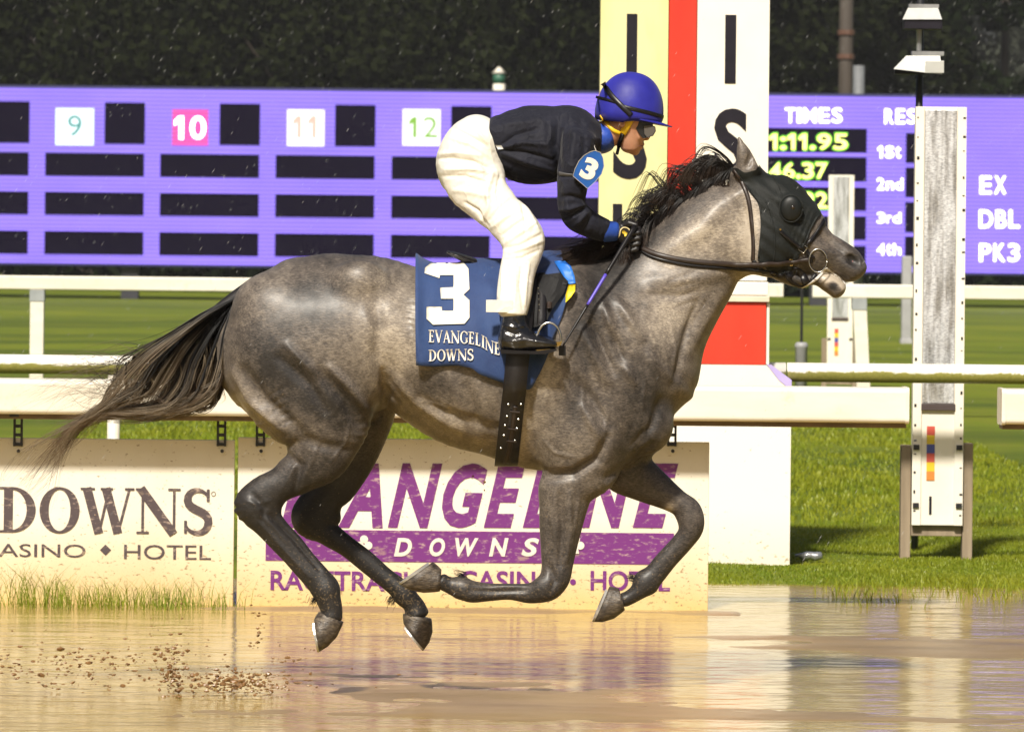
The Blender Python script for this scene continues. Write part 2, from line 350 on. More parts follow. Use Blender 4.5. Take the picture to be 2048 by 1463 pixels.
a, b = W(531, 1120, BT), W(1348, 1066, BT); MB().box((a.x, BT, a.z), (b.x, BT + 0.002, b.z)).build('band', PURP, Rb)
for ch, x0, x1 in (('D', 788, 824), ('O', 859, 890), ('W', 910, 957), ('N', 978, 1017), ('S', 1043, 1078)):
    lettering(ch, x0, x1, 1075, 1112, BT - 0.003, WHITE_PRINT, Rb, bold=0.035, shear=0.22)
def club(px, py, k):
    m = MB()
    for i, (dx, dy, r_) in enumerate(((0, -9, 6.5), (-7, 1, 6.5), (7, 1, 6.5))):
        m.prism([W(px + k * (dx + r_ * math.cos(q)), py + k * (dy + r_ * math.sin(q)), BT - 0.003 - i * 0.0003) for q in np.linspace(0, 2 * math.pi, 15)[:-1]], (0, 0.001, 0))
    m.prism([W(px - 2 * k, py, BT - 0.0042), W(px - 5 * k, py + 14 * k, BT - 0.0042), W(px + 5 * k, py + 14 * k, BT - 0.0042), W(px + 2 * k, py, BT - 0.0042)], (0, 0.001, 0)); m.build('emblem', WHITE_PRINT, Rb)
club(728, 1089, 1.25); club(1152, 1089, 1.25)
for s_, x0, x1 in (('RACETRACK', 541, 842), ('CASINO', 918, 1117), ('HOTEL', 1181, 1340)): lettering(s_, x0, x1, 1141, 1181, BT, PURP, Rb, bold=0.02)
for px in (880, 1146): MB().prism([W(px + 6 * math.cos(q), 1163 + 6 * math.sin(q), BT) for q in np.linspace(0, 2 * math.pi, 15)[:-1]], (0, 0.001, 0)).build('dot', PURP, Rb)
tag(blades('weeds', 1150, (-2.25, -1.0), (3.85, 4.17), (0.04, 0.20), (0.002, 0.0045), 41, GRASS, lambda x, y: np.clip((vnoise(x * 4.5, y * 2, 9) - 0.25) * 2.2, 0.04, 1) * np.clip((-1.05 - x) / 0.35, 0, 1), lambda x, y: x * 0, 0.75),
    'straggly weeds growing at the foot of the serif lettered board', 'weeds', kind='stuff')

# --- front rail: rounded box section on slotted brackets
t = NT('white_paint'); na = t.noise(2.6, 5, 0.6, (0.4, 1, 1.6)); nb = t.noise(70, 3, 0.7, (0.6, 1, 1)); nc = t.noise(11, 5, 0.7, (0.7, 1, 0.5))
col = t.mix(t.ramp(na, [(0.35, (1, 1, 1)), (0.7, (0, 0, 0))]), (0.80, 0.77, 0.70), (0.68, 0.63, 0.52)); col = t.mix(t.ramp(nb, [(0.68, (0, 0, 0)), (0.74, (.7, .7, .7))]), col, (0.34, 0.25, 0.15)); col = t.mix(t.ramp(nc, [(0.60, (0, 0, 0)), (0.74, (.4, .4, .4))]), col, (0.45, 0.34, 0.18)); t.set(Base_Color=col, Roughness=0.42); t.bump(nb, 0.06, 0.004); WPAINT = t.m; DARK = M('black_steel', (0.02, 0.02, 0.022), (0.012, 0.012, 0.014), 20, 0.45)
GALV = M('galvanised_steel', (0.42, 0.43, 0.44), (0.30, 0.31, 0.33), 9, 0.38, metallic=0.7)
def extrude_x(prof, x0, x1, zs=0.0):
    """prof: (y, z) outline, extruded along x with a capped end"""
    n = len(prof); v = [(x0, y, z) for y, z in prof] + [(x1, y, z) for y, z in prof]
    return v, [[i, (i + 1) % n, n + (i + 1) % n, n + i] for i in range(n)] + [list(range(n))[::-1], list(range(n, 2 * n))]
def rr_prof(cy, cz, hy, hz, r, k=4):
    p = []
    for sx, sz, a0 in ((1, 1, 0), (-1, 1, 90), (-1, -1, 180), (1, -1, 270)):
        for i in range(k + 1):
            a = math.radians(a0 + 90 * i / k); p.append((cy + sx * (hy - r) + r * math.cos(a), cz + sz * (hz - r) + r * math.sin(a)))
    return p
RY = BY - 0.135
def front_rail(x0, x1, label):
    z1, z0 = W(1024, 768, RY - 0.1).z, W(1024, 838, RY - 0.1).z; a, b = W(x0, 800, RY).x, W(x1, 800, RY).x
    r = empty('rail', ((a + b) / 2, RY, z0), label, 'rail', 'inside rail of the track')
    v, f = extrude_x(rr_prof(RY, (z0 + z1) / 2, 0.105, (z1 - z0) / 2, 0.02), a, b); mobj('beam', v, f, WPAINT, r)
    v, f = extrude_x(rr_prof(RY + 0.02, z0 - 0.008, 0.075, 0.0145, 0.006), a + 0.004, b - 0.004); mobj('lower_lip', v, f, M('rail_underside_shade', (0.20, 0.14, 0.085), (0.12, 0.085, 0.05), 8, 0.6), r)  # brown of the lip paints in the shade under the rail
    v, f = extrude_x(rr_prof(RY, (z0 + z1) / 2, 0.109, (z1 - z0) / 2 + 0.003, 0.021), *((b - 0.012, b + 0.004) if b < 2.4 else (a - 0.004, a + 0.012))); mobj('end_cap', v, f, WPAINT, r)
    return r
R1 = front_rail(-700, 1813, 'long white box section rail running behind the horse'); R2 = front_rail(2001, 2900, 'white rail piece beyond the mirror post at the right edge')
for px in (36, 443, 521, 1344):
    m = MB(); y0 = BY - 0.012; c = W(px, 860, y0); z0, z1 = W(px, 892, y0).z, W(px, 829, y0).z; w = 0.0155
    for s in (-1, 1): m.box((c.x + s * w - 0.005, y0, z0), (c.x + s * w + 0.005, y0 + 0.012, z1))
    for k in (0.06, 0.36, 0.64, 0.94): z = z0 + (z1 - z0) * k; m.box((c.x - w + 0.005, y0 + 0.002, z - 0.007), (c.x + w - 0.005, y0 + 0.010, z + 0.007))
    m.box((c.x - 0.02, RY - 0.06, z1 - 0.002), (c.x + 0.02, BY, z1 + 0.008))
    m.build('bracket', DARK, R1)
    MB().lathe([(0.008, 0), (0.008, 0.006), (0.004, 0.009)], (c.x + 0.004, y0 - 0.012, z0 - 0.02), 'y', 8).build('bolt', DARK, R1)
# --- pipe rail, mossy underneath
t = NT('mossy_white_paint'); nn = t.noise(7, 5, 0.65, (0.6, 1, 1.2), geo=True); nf = t.noise(55, 4, 0.7, geo=True); g = t.new('ShaderNodeNewGeometry'); sx = t.new('ShaderNodeSeparateXYZ'); t.link(g.outputs['Position'], sx.inputs[0])
mz = t.math('ADD', t.math('MULTIPLY', t.math('SUBTRACT', W(1024, 738, 7.15).z - 0.004, sx.outputs[2]), 28.0), t.math('ADD', t.math('MULTIPLY', nn, 1.4), t.math('MULTIPLY', nf, 0.8)))
t.set(Base_Color=t.mix(t.ramp(mz, [(0.78, (0, 0, 0)), (1.15, (1, 1, 1))]), (0.78, 0.76, 0.69), t.mix(nf, (0.12, 0.13, 0.02), (0.36, 0.33, 0.09))), Roughness=0.45); t.bump(nf, 0.2, 0.006); MOSSY = t.m
PY = 7.15; zc = W(1024, 738, PY).z
pr = empty('pipe_rail', (0, PY, 0), 'round white pipe rail stained with green moss, just behind the box rail', 'rail')
for a, b in ((-900, 1573), (1573, 2800)):
    MB().tube([(W(q, 738, PY).x, PY, zc) for q in (a + 1.5, b - 1.5)], 0.0470, 18).build('pipe', MOSSY, pr, True)
for px in (227, -420, 2310):
    c = W(px, 850, PY + 0.0); MB().tube([(c.x, PY, -0.02), (c.x, PY, zc - 0.05)], 0.031, 14).build('post', WPAINT, pr, True)
# --- far rail
FY = 27.0
def far_rail(x0, x1, posts, label):
    a, b = W(x0, 566, FY).x, W(x1, 566, FY).x; z1, z0 = W(1024, 561, FY).z, W(1024, 589, FY).z
    r = empty('far_rail', ((a + b) / 2, FY, 0), label, 'rail', 'rail on the far side of the lawn')
    v, f = extrude_x(rr_prof(FY, (z0 + z1) / 2, 0.06, (z1 - z0) / 2, 0.014), a, b); mobj('beam', v, f, WPAINT, r)
    for px, dx in posts:
        c = W(px, 700, FY); m = MB(); w = 0.058; m.add([(c.x - w - dx, FY - w, z0 + 0.0), (c.x + w - dx, FY - w, z0), (c.x + w - dx, FY + w, z0), (c.x - w - dx, FY + w, z0), (c.x - w + dx, FY - w, 0), (c.x + w + dx, FY - w, 0), (c.x + w + dx, FY + w, 0), (c.x - w + dx, FY + w, 0)], [[0, 1, 2, 3], [7, 6, 5, 4], [4, 5, 1, 0], [5, 6, 2, 1], [6, 7, 3, 2], [7, 4, 0, 3]]); m.build('post', WPAINT, r)
        m = MB().box((c.x - 0.064 - dx, FY - 0.064, z0 - 0.10), (c.x + 0.064 - dx, FY + 0.064, z0 - 0.001)); m.build('sleeve', M('grey_sleeve', (0.33, 0.35, 0.36), (0.25, 0.27, 0.28), 8, 0.5), r)
    return r
far_rail(-900, 1566, ((74, 0.0), (-560, 0)), 'long white rail on the far side of the lawn, left of the muzzle'); far_rail(1625, 2900, ((1724, 0.03), (2380, 0)), 'white far rail piece starting behind the muzzle')

# --- finish post
YEL = (0.70, 0.66, 0.34); t = NT('algae_stained_yellow'); n = t.noise(3, 6, 0.65, (1, 1, 0.35)); n2 = t.noise(22, 4, 0.6, (1, 1, 0.25))
t.set(Base_Color=t.mix(t.ramp(n, [(0.4, (0, 0, 0)), (0.72, (1, 1, 1))]), (0.70, 0.66, 0.36), t.mix(n2, (0.56, 0.55, 0.14), (0.68, 0.64, 0.30))), Roughness=0.5); YELM = t.m
WBRIGHT = M('white_post_paint', (0.83, 0.80, 0.72), (0.76, 0.72, 0.62), 2.5, 0.45, 0.03, 40); RED = M('red_paint', (0.72, 0.045, 0.02), (0.55, 0.03, 0.015), 3, 0.42, stretch=(1, 1, 0.3)); BLACKP = M('black_print', (0.014, 0.012, 0.02), (0.008, 0.007, 0.012), 12, 0.6, spec=0.2)
PPY = 7.0
t = NT('splashed_white_paint'); sp = t.noise(60, 3, 0.7, (0.5, 1, 1)); gx = t.new('ShaderNodeSeparateXYZ'); t.link(t.tc.outputs['Object'], gx.inputs[0]); low = t.math('SUBTRACT', 1.0, t.math('MULTIPLY', gx.outputs[2], 3.4), True)
t.set(Base_Color=t.mix(t.ramp(t.math('ADD', sp, t.math('MULTIPLY', low, 0.10)), [(0.69, (0, 0, 0)), (0.74, (.8, .8, .8))]), t.mix(low, (0.83, 0.80, 0.73), (0.78, 0.72, 0.58)), (0.35, 0.25, 0.14)), Roughness=0.45); BASEW = t.m
fp = empty('finish_post', W(1364, 1130, PPY), 'tall square finish post with yellow, red and white faces and black letters', 'post')
pz = lambda y_: W(1364, y_, PPY).z; px_ = lambda x_: W(x_, 650, PPY).x
ztop = pz(-260)
def facebox(name, x0, x1, y0, y1, d0, d1, mat, bev=0.004): return MB().box((px_(x0), PPY + d0, pz(y1)), (px_(x1), PPY + d1, pz(y0)), bev).build(name, mat, fp)
facebox('yellow_panel', 1195, 1331, -260, 596, 0.0, 0.22, YELM); facebox('red_strip', 1332, 1387.5, -260, 596, 0.012, 0.2, RED); facebox('white_panel', 1388.5, 1533, -260, 560, -0.006, 0.22, WBRIGHT)
facebox('collar', 1180, 1536, 562, 588, -0.02, 0.26, WBRIGHT); facebox('collar', 1176, 1538, 590, 602, -0.03, 0.27, M('cream_trim', (0.72, 0.63, 0.5), None, 4))
facebox('red_block', 1192, 1532, 603, 727, -0.012, 0.25, RED)
facebox('red_block_edge', 1533, 1539, 603, 727, -0.004, 0.25, WBRIGHT)
m = MB(); A = [(1140, 728), (1533, 728), (1583, 772), (1583, 775), (1140, 775)]; m.prism([(px_(x), PPY - 0.02, pz(y)) for x, y in A][::-1], (0, 0.3, 0)); m.build('flared_skirt', WBRIGHT, fp)
m = MB(); m.prism([(px_(x), PPY - 0.024, pz(y)) for x, y in [(1534, 727), (1543, 727), (1584, 757), (1584, 773), (1578, 773), (1558, 757)]][::-1], (0, 0.3, 0)); m.build('skirt_edge', M('lilac_edge', (0.50, 0.42, 0.80), None, 5), fp)
facebox('base', 1140, 1584, 776, 1134, -0.022, 0.3, BASEW)
for ch, x0, x1, y0, y1, b in (('I', 1253, 1274, 28, 170, 0.0), ('S', 1226, 1294, 214, 358, 0.03), ('H', 1225, 1300, 408, 545, 0.03), ('N', 1225, 1302, -160, -20, .03)): lettering(ch, x0, x1, y0, y1, PPY - 0.004, BLACKP, fp, bold=b)
for ch, x0, x1, y0, y1, b in (('I', 1450, 1472, 30, 167, 0.0), ('S', 1428, 1496, 217, 356, 0.03), ('H', 1425, 1500, 410, 545, 0.03), ('N', 1425, 1500, -160, -20, .03)): lettering(ch, x0, x1, y0, y1, PPY - 0.010, BLACKP, fp, bold=b)

# --- mirror posts
t = NT('mirror_glass'); n = t.noise(7, 4, 0.6, (3.5, 1, 0.4)); n2 = t.noise(60, 3, 0.6, (1, 1, 3)); t.set(Base_Color=t.ramp(n2, [(0.35, (0.45, 0.46, 0.48)), (0.65, (0.85, 0.86, 0.88))]), Metallic=1.0, Roughness=t.ramp(n, [(0.38, (0.32, 0.32, 0.32)), (0.6, (0.62, 0.62, 0.62))])); t.bump(t.math('ADD', n, t.math('MULTIPLY', n2, .2)), 0.12, 0.01); MIRROR = t.m
WOOD = M('weathered_wood', (0.32, 0.25, 0.17), (0.19, 0.145, 0.095), 5, 0.7, 0.3, 40, stretch=(3, 3, 0.3)); BWHITE = M('bright_white_panel', (0.84, 0.80, 0.72), (0.78, 0.72, 0.60), 3, 0.45, 0.04, 50)
TAPE = [M('tape_red', (0.62, 0.10, 0.07)), M('tape_yellow', (0.78, 0.56, 0.03)), M('tape_blue', (0.07, 0.09, 0.35)), M('tape_orange', (0.75, 0.25, 0.05))]
def mirror_post(cx, wpx, top, mbot, bot, y, label, legs=True):
    k = wpx / 104.0; s = S(y); zz = lambda py: W(cx, py, y).z; xx = lambda dx: W(cx, (top + bot) / 2, y).x + dx * s * k
    r = empty('mirror_post', (xx(0), y, 0), label, 'mirror post', 'finish line mirror posts')
    MB().box((xx(-50), y, zz(bot)), (xx(50), y + 0.10 * k, zz(top)), 0.004).build('panel', BWHITE, r)
    for sd in (-1, 1): MB().box((xx(sd * 51), y - 0.012 * k, zz(bot)), (xx(sd * 33), y - 0.0005, zz(top)), 0.003).build('side_strip', BWHITE, r)
    MB().box((xx(-31.5), y - 0.008 * k, zz(mbot)), (xx(31.5), y - 0.001, zz(top + 6 * k)), 0.002).build('mirror', MIRROR, r)
    MB().box((xx(-34), y - 0.020 * k, zz(mbot + 14 * k)), (xx(34), y - 0.001, zz(mbot + 1)), 0.002).build('ledge', M('dark_ledge', (0.07, 0.05, 0.05)), r)
    for i, c in enumerate((0, 1, 2, 0, 1, 3)):
        z = mbot + (46 + i * 18) * k; MB().box((xx(-22), y - 0.0045, zz(z + 18 * k)), (xx(-6), y - 0.0008, zz(z))).build('tape', TAPE[c], r)
    MB().box((xx(-16), y - 0.004, zz(mbot + 222 * k)), (xx(-11), y - 0.0008, zz(mbot + 186 * k))).build('mark', BLACKP, r)
    for z in (mbot + 88 * k, mbot + 204 * k):
        for sd in (-1, 1): MB().box((xx(sd * 43 - 6), y - 0.022 * k, zz(z + 5 * k)), (xx(sd * 43 + 6), y - 0.013 * k, zz(z - 5 * k)), 0.001).build('hinge', DARK, r)
    if k > 0.9:
        tr = random.Random(4)
        for sd in (-1, 1):
            z = top + 20
            while z < bot - 20: MB().box((xx(sd * 46 - 2), y - 0.0135 * k, zz(z + tr.uniform(2, 7))), (xx(sd * 46 + tr.uniform(1, 4)), y - 0.0122 * k, zz(z))).build('tick_mark', DARK, r); z += tr.uniform(26, 60)
    if legs:
        for sd, tp in ((-1, mbot + 85 * k), (1, mbot + 80 * k)): MB().box((xx(sd * 62 - 10), y + 0.02, -0.1), (xx(sd * 62 + 10), y + 0.09 * k + 0.02, zz(tp)), 0.004).build('leg', WOOD, r)
        MB().box((xx(-51), y + 0.03, zz(bot + 22 * k)), (xx(51), y + 0.07, zz(bot + 1)), 0.003).build('cross_bar', WOOD, r)
    return r
mirror_post(1878, 104, 214, 806, 1050, 7.5, 'wide white mirror post on weathered wooden legs near the water'); mirror_post(1681, 52, 350, 634, 758, 35.0, 'slim white mirror post standing behind the muzzle and far rail')
# lamps over the near mirror post
t = NT('aluminium_hood'); t.set(Base_Color=(0.55, 0.56, 0.54), Metallic=0.35, Roughness=t.math('ADD', t.math('MULTIPLY', t.noise(30, 4), 0.3), 0.25)); ALU = t.m
LY = 8.3
lp = empty('floodlight', (W(1840, 200, LY).x, LY, 0), 'pair of grey floodlight hoods on a dark pole above the mirror post', 'floodlight')
cx = W(1840, 200, LY).x; MB().tube([(cx, LY + 0.05, -0.1), (cx, LY + 0.05, W(1840, -60, LY).z)], 0.0185, 12).build('pole', DARK, lp, True)
def hood(pts_top, pts_bot, y0, y1, name='hood'):
    m = MB(); (a, b), (c, d) = pts_top, pts_bot
    m.add([W(*a, y0 + 0.05), W(*b, y0 + 0.05), W(*b, y1 - 0.05), W(*a, y1 - 0.05), W(*c, y0), W(*d, y0), W(*d, y1), W(*c, y1)], [[0, 1, 2, 3], [0, 4, 5, 1], [1, 5, 6, 2], [2, 6, 7, 3], [3, 7, 4, 0], [7, 6, 5, 4]]); return m.build(name, ALU, lp)
hood(((1816, 16), (1876, 16)), ((1805, 39), (1884, 39)), LY - 0.12, LY + 0.02); MB().box(W(1808, 58, LY - 0.11), W(1881, 41, LY + 0.01), 0.004).build('lens', BLACKP, lp)
MB().box(W(1818, 15, LY - 0.06), W(1876, 10, LY)).build('mount', GALV, lp); MB().tube([W(1838, 58, LY - 0.03), W(1838, 102, LY - 0.03)], 0.014, 8).build('joint', GALV, lp)
hood(((1812, 112), (1880, 112)), ((1787, 138), (1884, 149)), LY - 0.12, LY + 0.02); MB().box(W(1790, 148, LY - 0.1), W(1845, 141, LY), 0.003).build('lens', BLACKP, lp)
MB().box(W(1824, 111, LY - 0.06), W(1886, 104, LY)).build('mount', GALV, lp); MB().box(W(1850, 146, LY - 0.13), W(1888, 122, LY - 0.122), 0.002).build('reflector', ALU, lp)

# --- small things on the lawn
c = W(1602, 760, 25.0); g = empty('bollard', (c.x, 25.0, 0), 'grey capped bollard with a thin dark rod, left of the slim mirror post', 'bollard')
zt = W(1602, 684, 25.0).z; MB().lathe([(0.052, 0), (0.052, zt - 0.05), (0.056, zt - 0.045), (0.056, zt - 0.02), (0.04, zt)], (c.x, 25.0, 0), 'z', 16).build('post', M('grey_plastic', (0.33, 0.33, 0.34), None, 6, 0.5), g, True); MB().tube([(c.x, 25.0, zt), (c.x, 25.0, W(1602, 570, 25.0).z)], 0.012, 8).build('rod', DARK, g)
c = W(1814, 575, 60.0); MBo = MB().box((c.x - 0.075, 60, 0), (c.x + 0.075, 60.2, W(1814, 512, 60).z), 0.02); m_ = MBo.box((c.x - 0.09, 59.98, 0), (c.x + 0.09, 60.22, 0.1), 0.01).build('utility_box', M('box_grey', (0.36, 0.36, 0.37), None, 5)); tag(m_, 'narrow grey utility box left of the wide mirror post', 'box')
c = W(1578, 1112, 7.35); m = MB()
pts = [(c.x + 0.03 + i * 0.019, 7.35, 0.046 + 0.004 * math.sin(i * 2.1)) for i in range(8)]; m.tube(pts, 0.03, 10, rs=[0.008, 0.009, 0.02, 0.022, 0.018, 0.023, 0.022, 0.017])
t = NT('clear_plastic'); t.set(Base_Color=(0.35, 0.36, 0.38), Roughness=0.1, Metallic=0.6); t.bump(t.noise(40, 3), 0.5, 0.01); tag(m.build('bottle', t.m, smooth=True), 'crumpled shiny grey bottle on the grass beside the finish post base', 'litter')
FRZ = 40.0; c = W(998, 160, 110.0); g = empty('furlong_marker', (c.x, 110.0, 0), 'white and green marker post with pointed cap above the results board', 'marker post')
zt = W(998, 134, 110).z; zb = W(998, 147, 110).z; zg = W(998, 168, 110).z; MB().lathe([(0.15, 0), (0.15, zg)], (c.x, 110, 0), 'z', 12).build('post', WPAINT, g, True); MB().lathe([(0.152, zg + .002), (0.152, zb)], (c.x, 110, 0), 'z', 12).build('green_band', M('green_paint', (0.03, 0.13, 0.08)), g, True); MB().lathe([(0.19, zb + .002), (0.02, zt)], (c.x, 110, 0), 'z', 12).build('cap', WPAINT, g, True)

# --- results board (LED)
TY = 102.0; sT = S(TY)
def led(name, c, st, stripes=True, pitch=5.0):
    t = NT(name); e = None
    if stripes:
        g = t.new('ShaderNodeNewGeometry'); sp = t.new('ShaderNodeSeparateXYZ'); t.link(g.outputs['Position'], sp.inputs[0])
        w = t.math('SINE', t.math('MULTIPLY', sp.outputs[2], 2 * math.pi / (pitch * 1.6 * sT)))
        n = t.noise(0.35, 4, 0.6, (1, 1, 2.5), geo=True)
        e = t.math('MULTIPLY', t.math('ADD', t.math('MULTIPLY', w, 0.32), 0.92), t.math('ADD', t.math('MULTIPLY', n, 0.5), 0.72))
        t.link(t.math('MULTIPLY', e, st), t.b.inputs['Emission Strength'])
    else: t.b.inputs['Emission Strength'].default_value = st
    t.set(Base_Color=(0.02, 0.02, 0.03), Emission_Color=c, Roughness=0.6); return t.m
PURPLE = led('led_violet', (0.27, 0.165, 0.98), 1.15); UNLIT = M('led_unlit', (0.0060, 0.0035, 0.016), (0.0035, 0.002, 0.010), 0.6, 0.8, spec=0.05); LEDW = led('led_white', (1.0, 1.0, 1.0), 3.0, False); LEDY = led('led_yellow', (1.0, 0.95, 0.22), 2.6, False); LEDG = led('led_green_fringe', (0.22, 0.85, 0.02), 1.3, False); LEDP = led('led_pink', (0.85, 0.06, 0.42), 1.1); LEDT = led('led_teal', (0.0, 0.25, 0.22), 1.0, False); LEDO = led('led_peach', (0.95, 0.55, 0.42), 1.0, False); LEDL = led('led_lime', (0.22, 0.5, 0.02), 1.0, False)
tb = empty('results_board', (0, TY, 0), 'wide violet LED results board with dark cells and glowing numbers', 'scoreboard')
cells = []; rows = [(204, 287), (306, 352), (384, 430), (462, 509)]
for k, x in enumerate((-370, -141, 90, 320, 551, 783, 1013)):
    cells.append((x + 118, x + 199, *rows[0])); cells += [(x, x + 198, a, b) for a, b in rows[1:]]
cells = [c for c in cells if not (c[0] == 1131)]
rc = [(1532, 1733, 257, 305), (1532, 1733, 314, 363), (1532, 1733, 374, 421), (1532, 1733, 432, 479), (1532, 1733, 491, 536)] + [(1811, 1925, a, a + 60) for a in (267, 335, 405, 473)]
off = lambda x: 0.0
xs_ = sorted({-700, 2750} | {c[i] for c in cells + rc for i in (0, 1)}); X = lambda px: W(px, 360, TY).x; Zt = lambda px, py: W(1024, py + (0 if px < 1212 else -6), TY).z
# row heights in the photo follow the roll, so cells are given at their height on the vertical through the middle of the board
corr = lambda px: (px - 1024) * math.tan(ROLL)
def zc_(py, px): return W(px, py, TY).z
allc = [(a, b, zc_(d, (a + b) / 2), zc_(c, (a + b) / 2)) for a, b, c, d in cells]
def rowz(i): return np.mean([zc_(rows[i][1], x) for x in (90, 190)]), np.mean([zc_(rows[i][0], x) for x in (90, 190)])
RZ = [rowz(i) for i in range(4)]; ztop_b, zbot_b = zc_(176, 100), zc_(526, 100)
fm = MB()
def face(x0, x1, z0, z1):
    if x1 - x0 > 1e-6 and z1 - z0 > 1e-6: fm.add([(X(x0), TY, z0), (X(x1), TY, z0), (X(x1), TY, z1), (X(x0), TY, z1)], [[0, 1, 2, 3]])
# violet face with real openings: left part row by row, right part row by row
def fill(xa, xb, holes):
    zs = sorted({zbot_b, ztop_b} | {z for h in holes for z in h[2:]})
    for z0, z1 in zip(zs, zs[1:]):
        hx = sorted([h for h in holes if h[2] <= z0 + 1e-6 and h[3] >= z1 - 1e-6]); x = xa
        for h in hx: face(x, max(x, h[0]), z0, z1); x = max(x, h[1])
        face(x, xb, z0, z1)
LH = []
for (a, b, c, d) in cells:
    i = [r_[0] for r_ in rows].index(c); LH.append((a, b, RZ[i][0], RZ[i][1]))
RH = [(a, b, zc_(d, 1640), zc_(c, 1640)) for a, b, c, d in rc[:5]]; RH2 = [(a, b, zc_(d, 1860), zc_(c, 1860)) for a, b, c, d in rc[5:]]
fill(-700, 1300, LH); fill(1300, 1770, RH); fill(1770, 2750, RH2)
fm.build('lit_face', PURPLE, tb)
for h in LH + RH + RH2: MB().box((X(h[0]) - 0.02, TY + 0.05, h[2] - 0.02), (X(h[1]) + 0.02, TY + 0.08, h[3] + 0.02)).build('dark_cell', UNLIT, tb)
MB().box((X(-700), TY + 0.1, zbot_b), (X(2750), TY + 0.7, ztop_b)).build('cabinet', M('cabinet', (0.03, 0.03, 0.04), None, 1, 0.6), tb)
MB().box((X(-700), TY + 0.02, zbot_b - 0.05), (X(2750), TY + 0.72, zbot_b - 0.003)).build('bottom_edge', M('navy_edge', (0.03, 0.03, 0.12)), tb)
MB().box((X(-700), TY + 0.02, ztop_b + 0.003), (X(2750), TY + 0.72, ztop_b + 0.06)).build('top_edge', M('navy_edge', (0.03, 0.03, 0.12)), tb)
for px in (-380, 260, 1000, 1640, 2300): MB().box((X(px) - 0.2, TY + 0.2, 0), (X(px) + 0.2, TY + 0.6, zbot_b - 0.06)).build('support', M('cabinet', (0.03, 0.03, 0.04)), tb)
def tile(x0, x1, y0, y1, mat): a, b = W(x0, y1, TY), W(x1, y0, TY); MB().box((a.x, TY - 0.03, a.z), (b.x, TY - 0.004, b.z)).build('number_tile', mat, tb)
NW = led('led_tile_white', (1.0, 0.98, 0.98), 1.3, False)
tile(111, 188, 217, 290, led('led_tile_cyan', (0.80, 1.0, 1.0), 1.3, False)); tile(344, 417, 219, 291, LEDP); tile(574, 649, 220, 292, NW); tile(805, 881, 219, 291, NW)
T1 = TY - 0.036
lettering('9', 136, 163, 231, 272, T1, LEDT, tb, bold=-0.005); lettering('1', 348, 372, 232, 279, T1, LEDW, tb, gl=ONE); lettering('0', 380, 412, 232, 279, T1, LEDW, tb, bold=0.015); lettering('1', 586, 606, 232, 276, T1, LEDO, tb, gl=ONE); lettering('1', 616, 636, 232, 276, T1, LEDO, tb, gl=ONE); lettering('1', 818, 837, 234, 275, T1, LEDL, tb, gl=ONE); lettering('2', 847, 875, 234, 275, T1, LEDL, tb, bold=0.0)
for s_, x0, x1, y0, y1, mt in (('TIMES', 1568, 1687, 216, 246, LEDW), ('RESULTS', 1767, 1925, 218, 248, LEDW), ('1st', 1754, 1803, 292, 316, LEDW), ('2nd', 1752, 1808, 356, 380, LEDW), ('3rd', 1752, 1804, 425, 446, LEDW), ('4th', 1752, 1804, 487, 510, LEDW), ('EX', 1957, 2015, 352, 388, LEDW), ('DBL', 1955, 2042, 420, 456, LEDW), ('PK3', 1956, 2042, 487, 523, LEDW)):
    led_text(s_, x0, x1, y0, y1, TY - 0.03, mt, tb, bold=0.012)
for s_, x0, x1, y0, y1 in (('1:11.95', 1537, 1698, 268, 299), ('46.37', 1537, 1657, 326, 357), ('22.92', 1537, 1657, 385, 416)):
    led_text(s_, x0, x1, y0, y1, TY + 0.03, LEDG, tb, 0.018, 3.0); led_text(s_, x0, x1, y0, y1, TY + 0.01, LEDY, tb, 0.012)

# --- trees far behind
def leaf_mesh(name, n, R, seed, mat, size=(0.07, 0.17)):
    r = np.random.default_rng(seed); cs = []; 
    nb = 42; bc = r.normal(0, 1, (nb, 3)); bc /= np.linalg.norm(bc, axis=1)[:, None]; bc *= (r.random((nb, 1)) ** 0.45) * 0.85; br = r.uniform(0.16, 0.36, nb)
    k = r.integers(0, nb, n); d = r.normal(0, 1, (n, 3)); d /= np.linalg.norm(d, axis=1)[:, None]
    p = (bc[k] + d * (br[k] * r.uniform(0.55, 1, n) ** 0.5)[:, None]) * np.array(R)
    a = r.normal(0, 1, (n, 3)); a /= np.linalg.norm(a, axis=1)[:, None]; b = np.cross(a, r.normal(0, 1, (n, 3))); b /= np.linalg.norm(b, axis=1)[:, None]
    s = r.uniform(*size, n)[:, None]; a *= s; b *= s * 0.55
    v = np.stack([p - a, p + b, p + a, p - b], 1).reshape(-1, 3); f = (np.arange(n)[:, None] * 4 + np.arange(4)).tolist()
    me = bpy.data.meshes.new(name); me.from_pydata(v.tolist(), [], f); me.materials.append(mat); return me
def leaf_mat(name, c1, c2):
    t = NT(name); n = t.noise(0.7, 4, 0.6); oi = t.new('ShaderNodeObjectInfo'); n2 = t.noise(14, 2)
    t.set(Base_Color=t.mix(t.math('ADD', t.math('MULTIPLY', n, 0.7), t.math('MULTIPLY', n2, 0.3)), c1, c2), Roughness=0.8, Specular_IOR_Level=0.05); return t.m
LM = [leaf_mat('leaf_unlit', (0.0035, 0.007, 0.002), (0.011, 0.017, 0.005)), leaf_mat('leaf_unlit_olive', (0.004, 0.007, 0.002), (0.015, 0.018, 0.005)), leaf_mat('leaf_hazed', (0.022, 0.026, 0.020), (0.05, 0.055, 0.042))]  # lack of light and, in the grey one, distance haze put into leaf colours
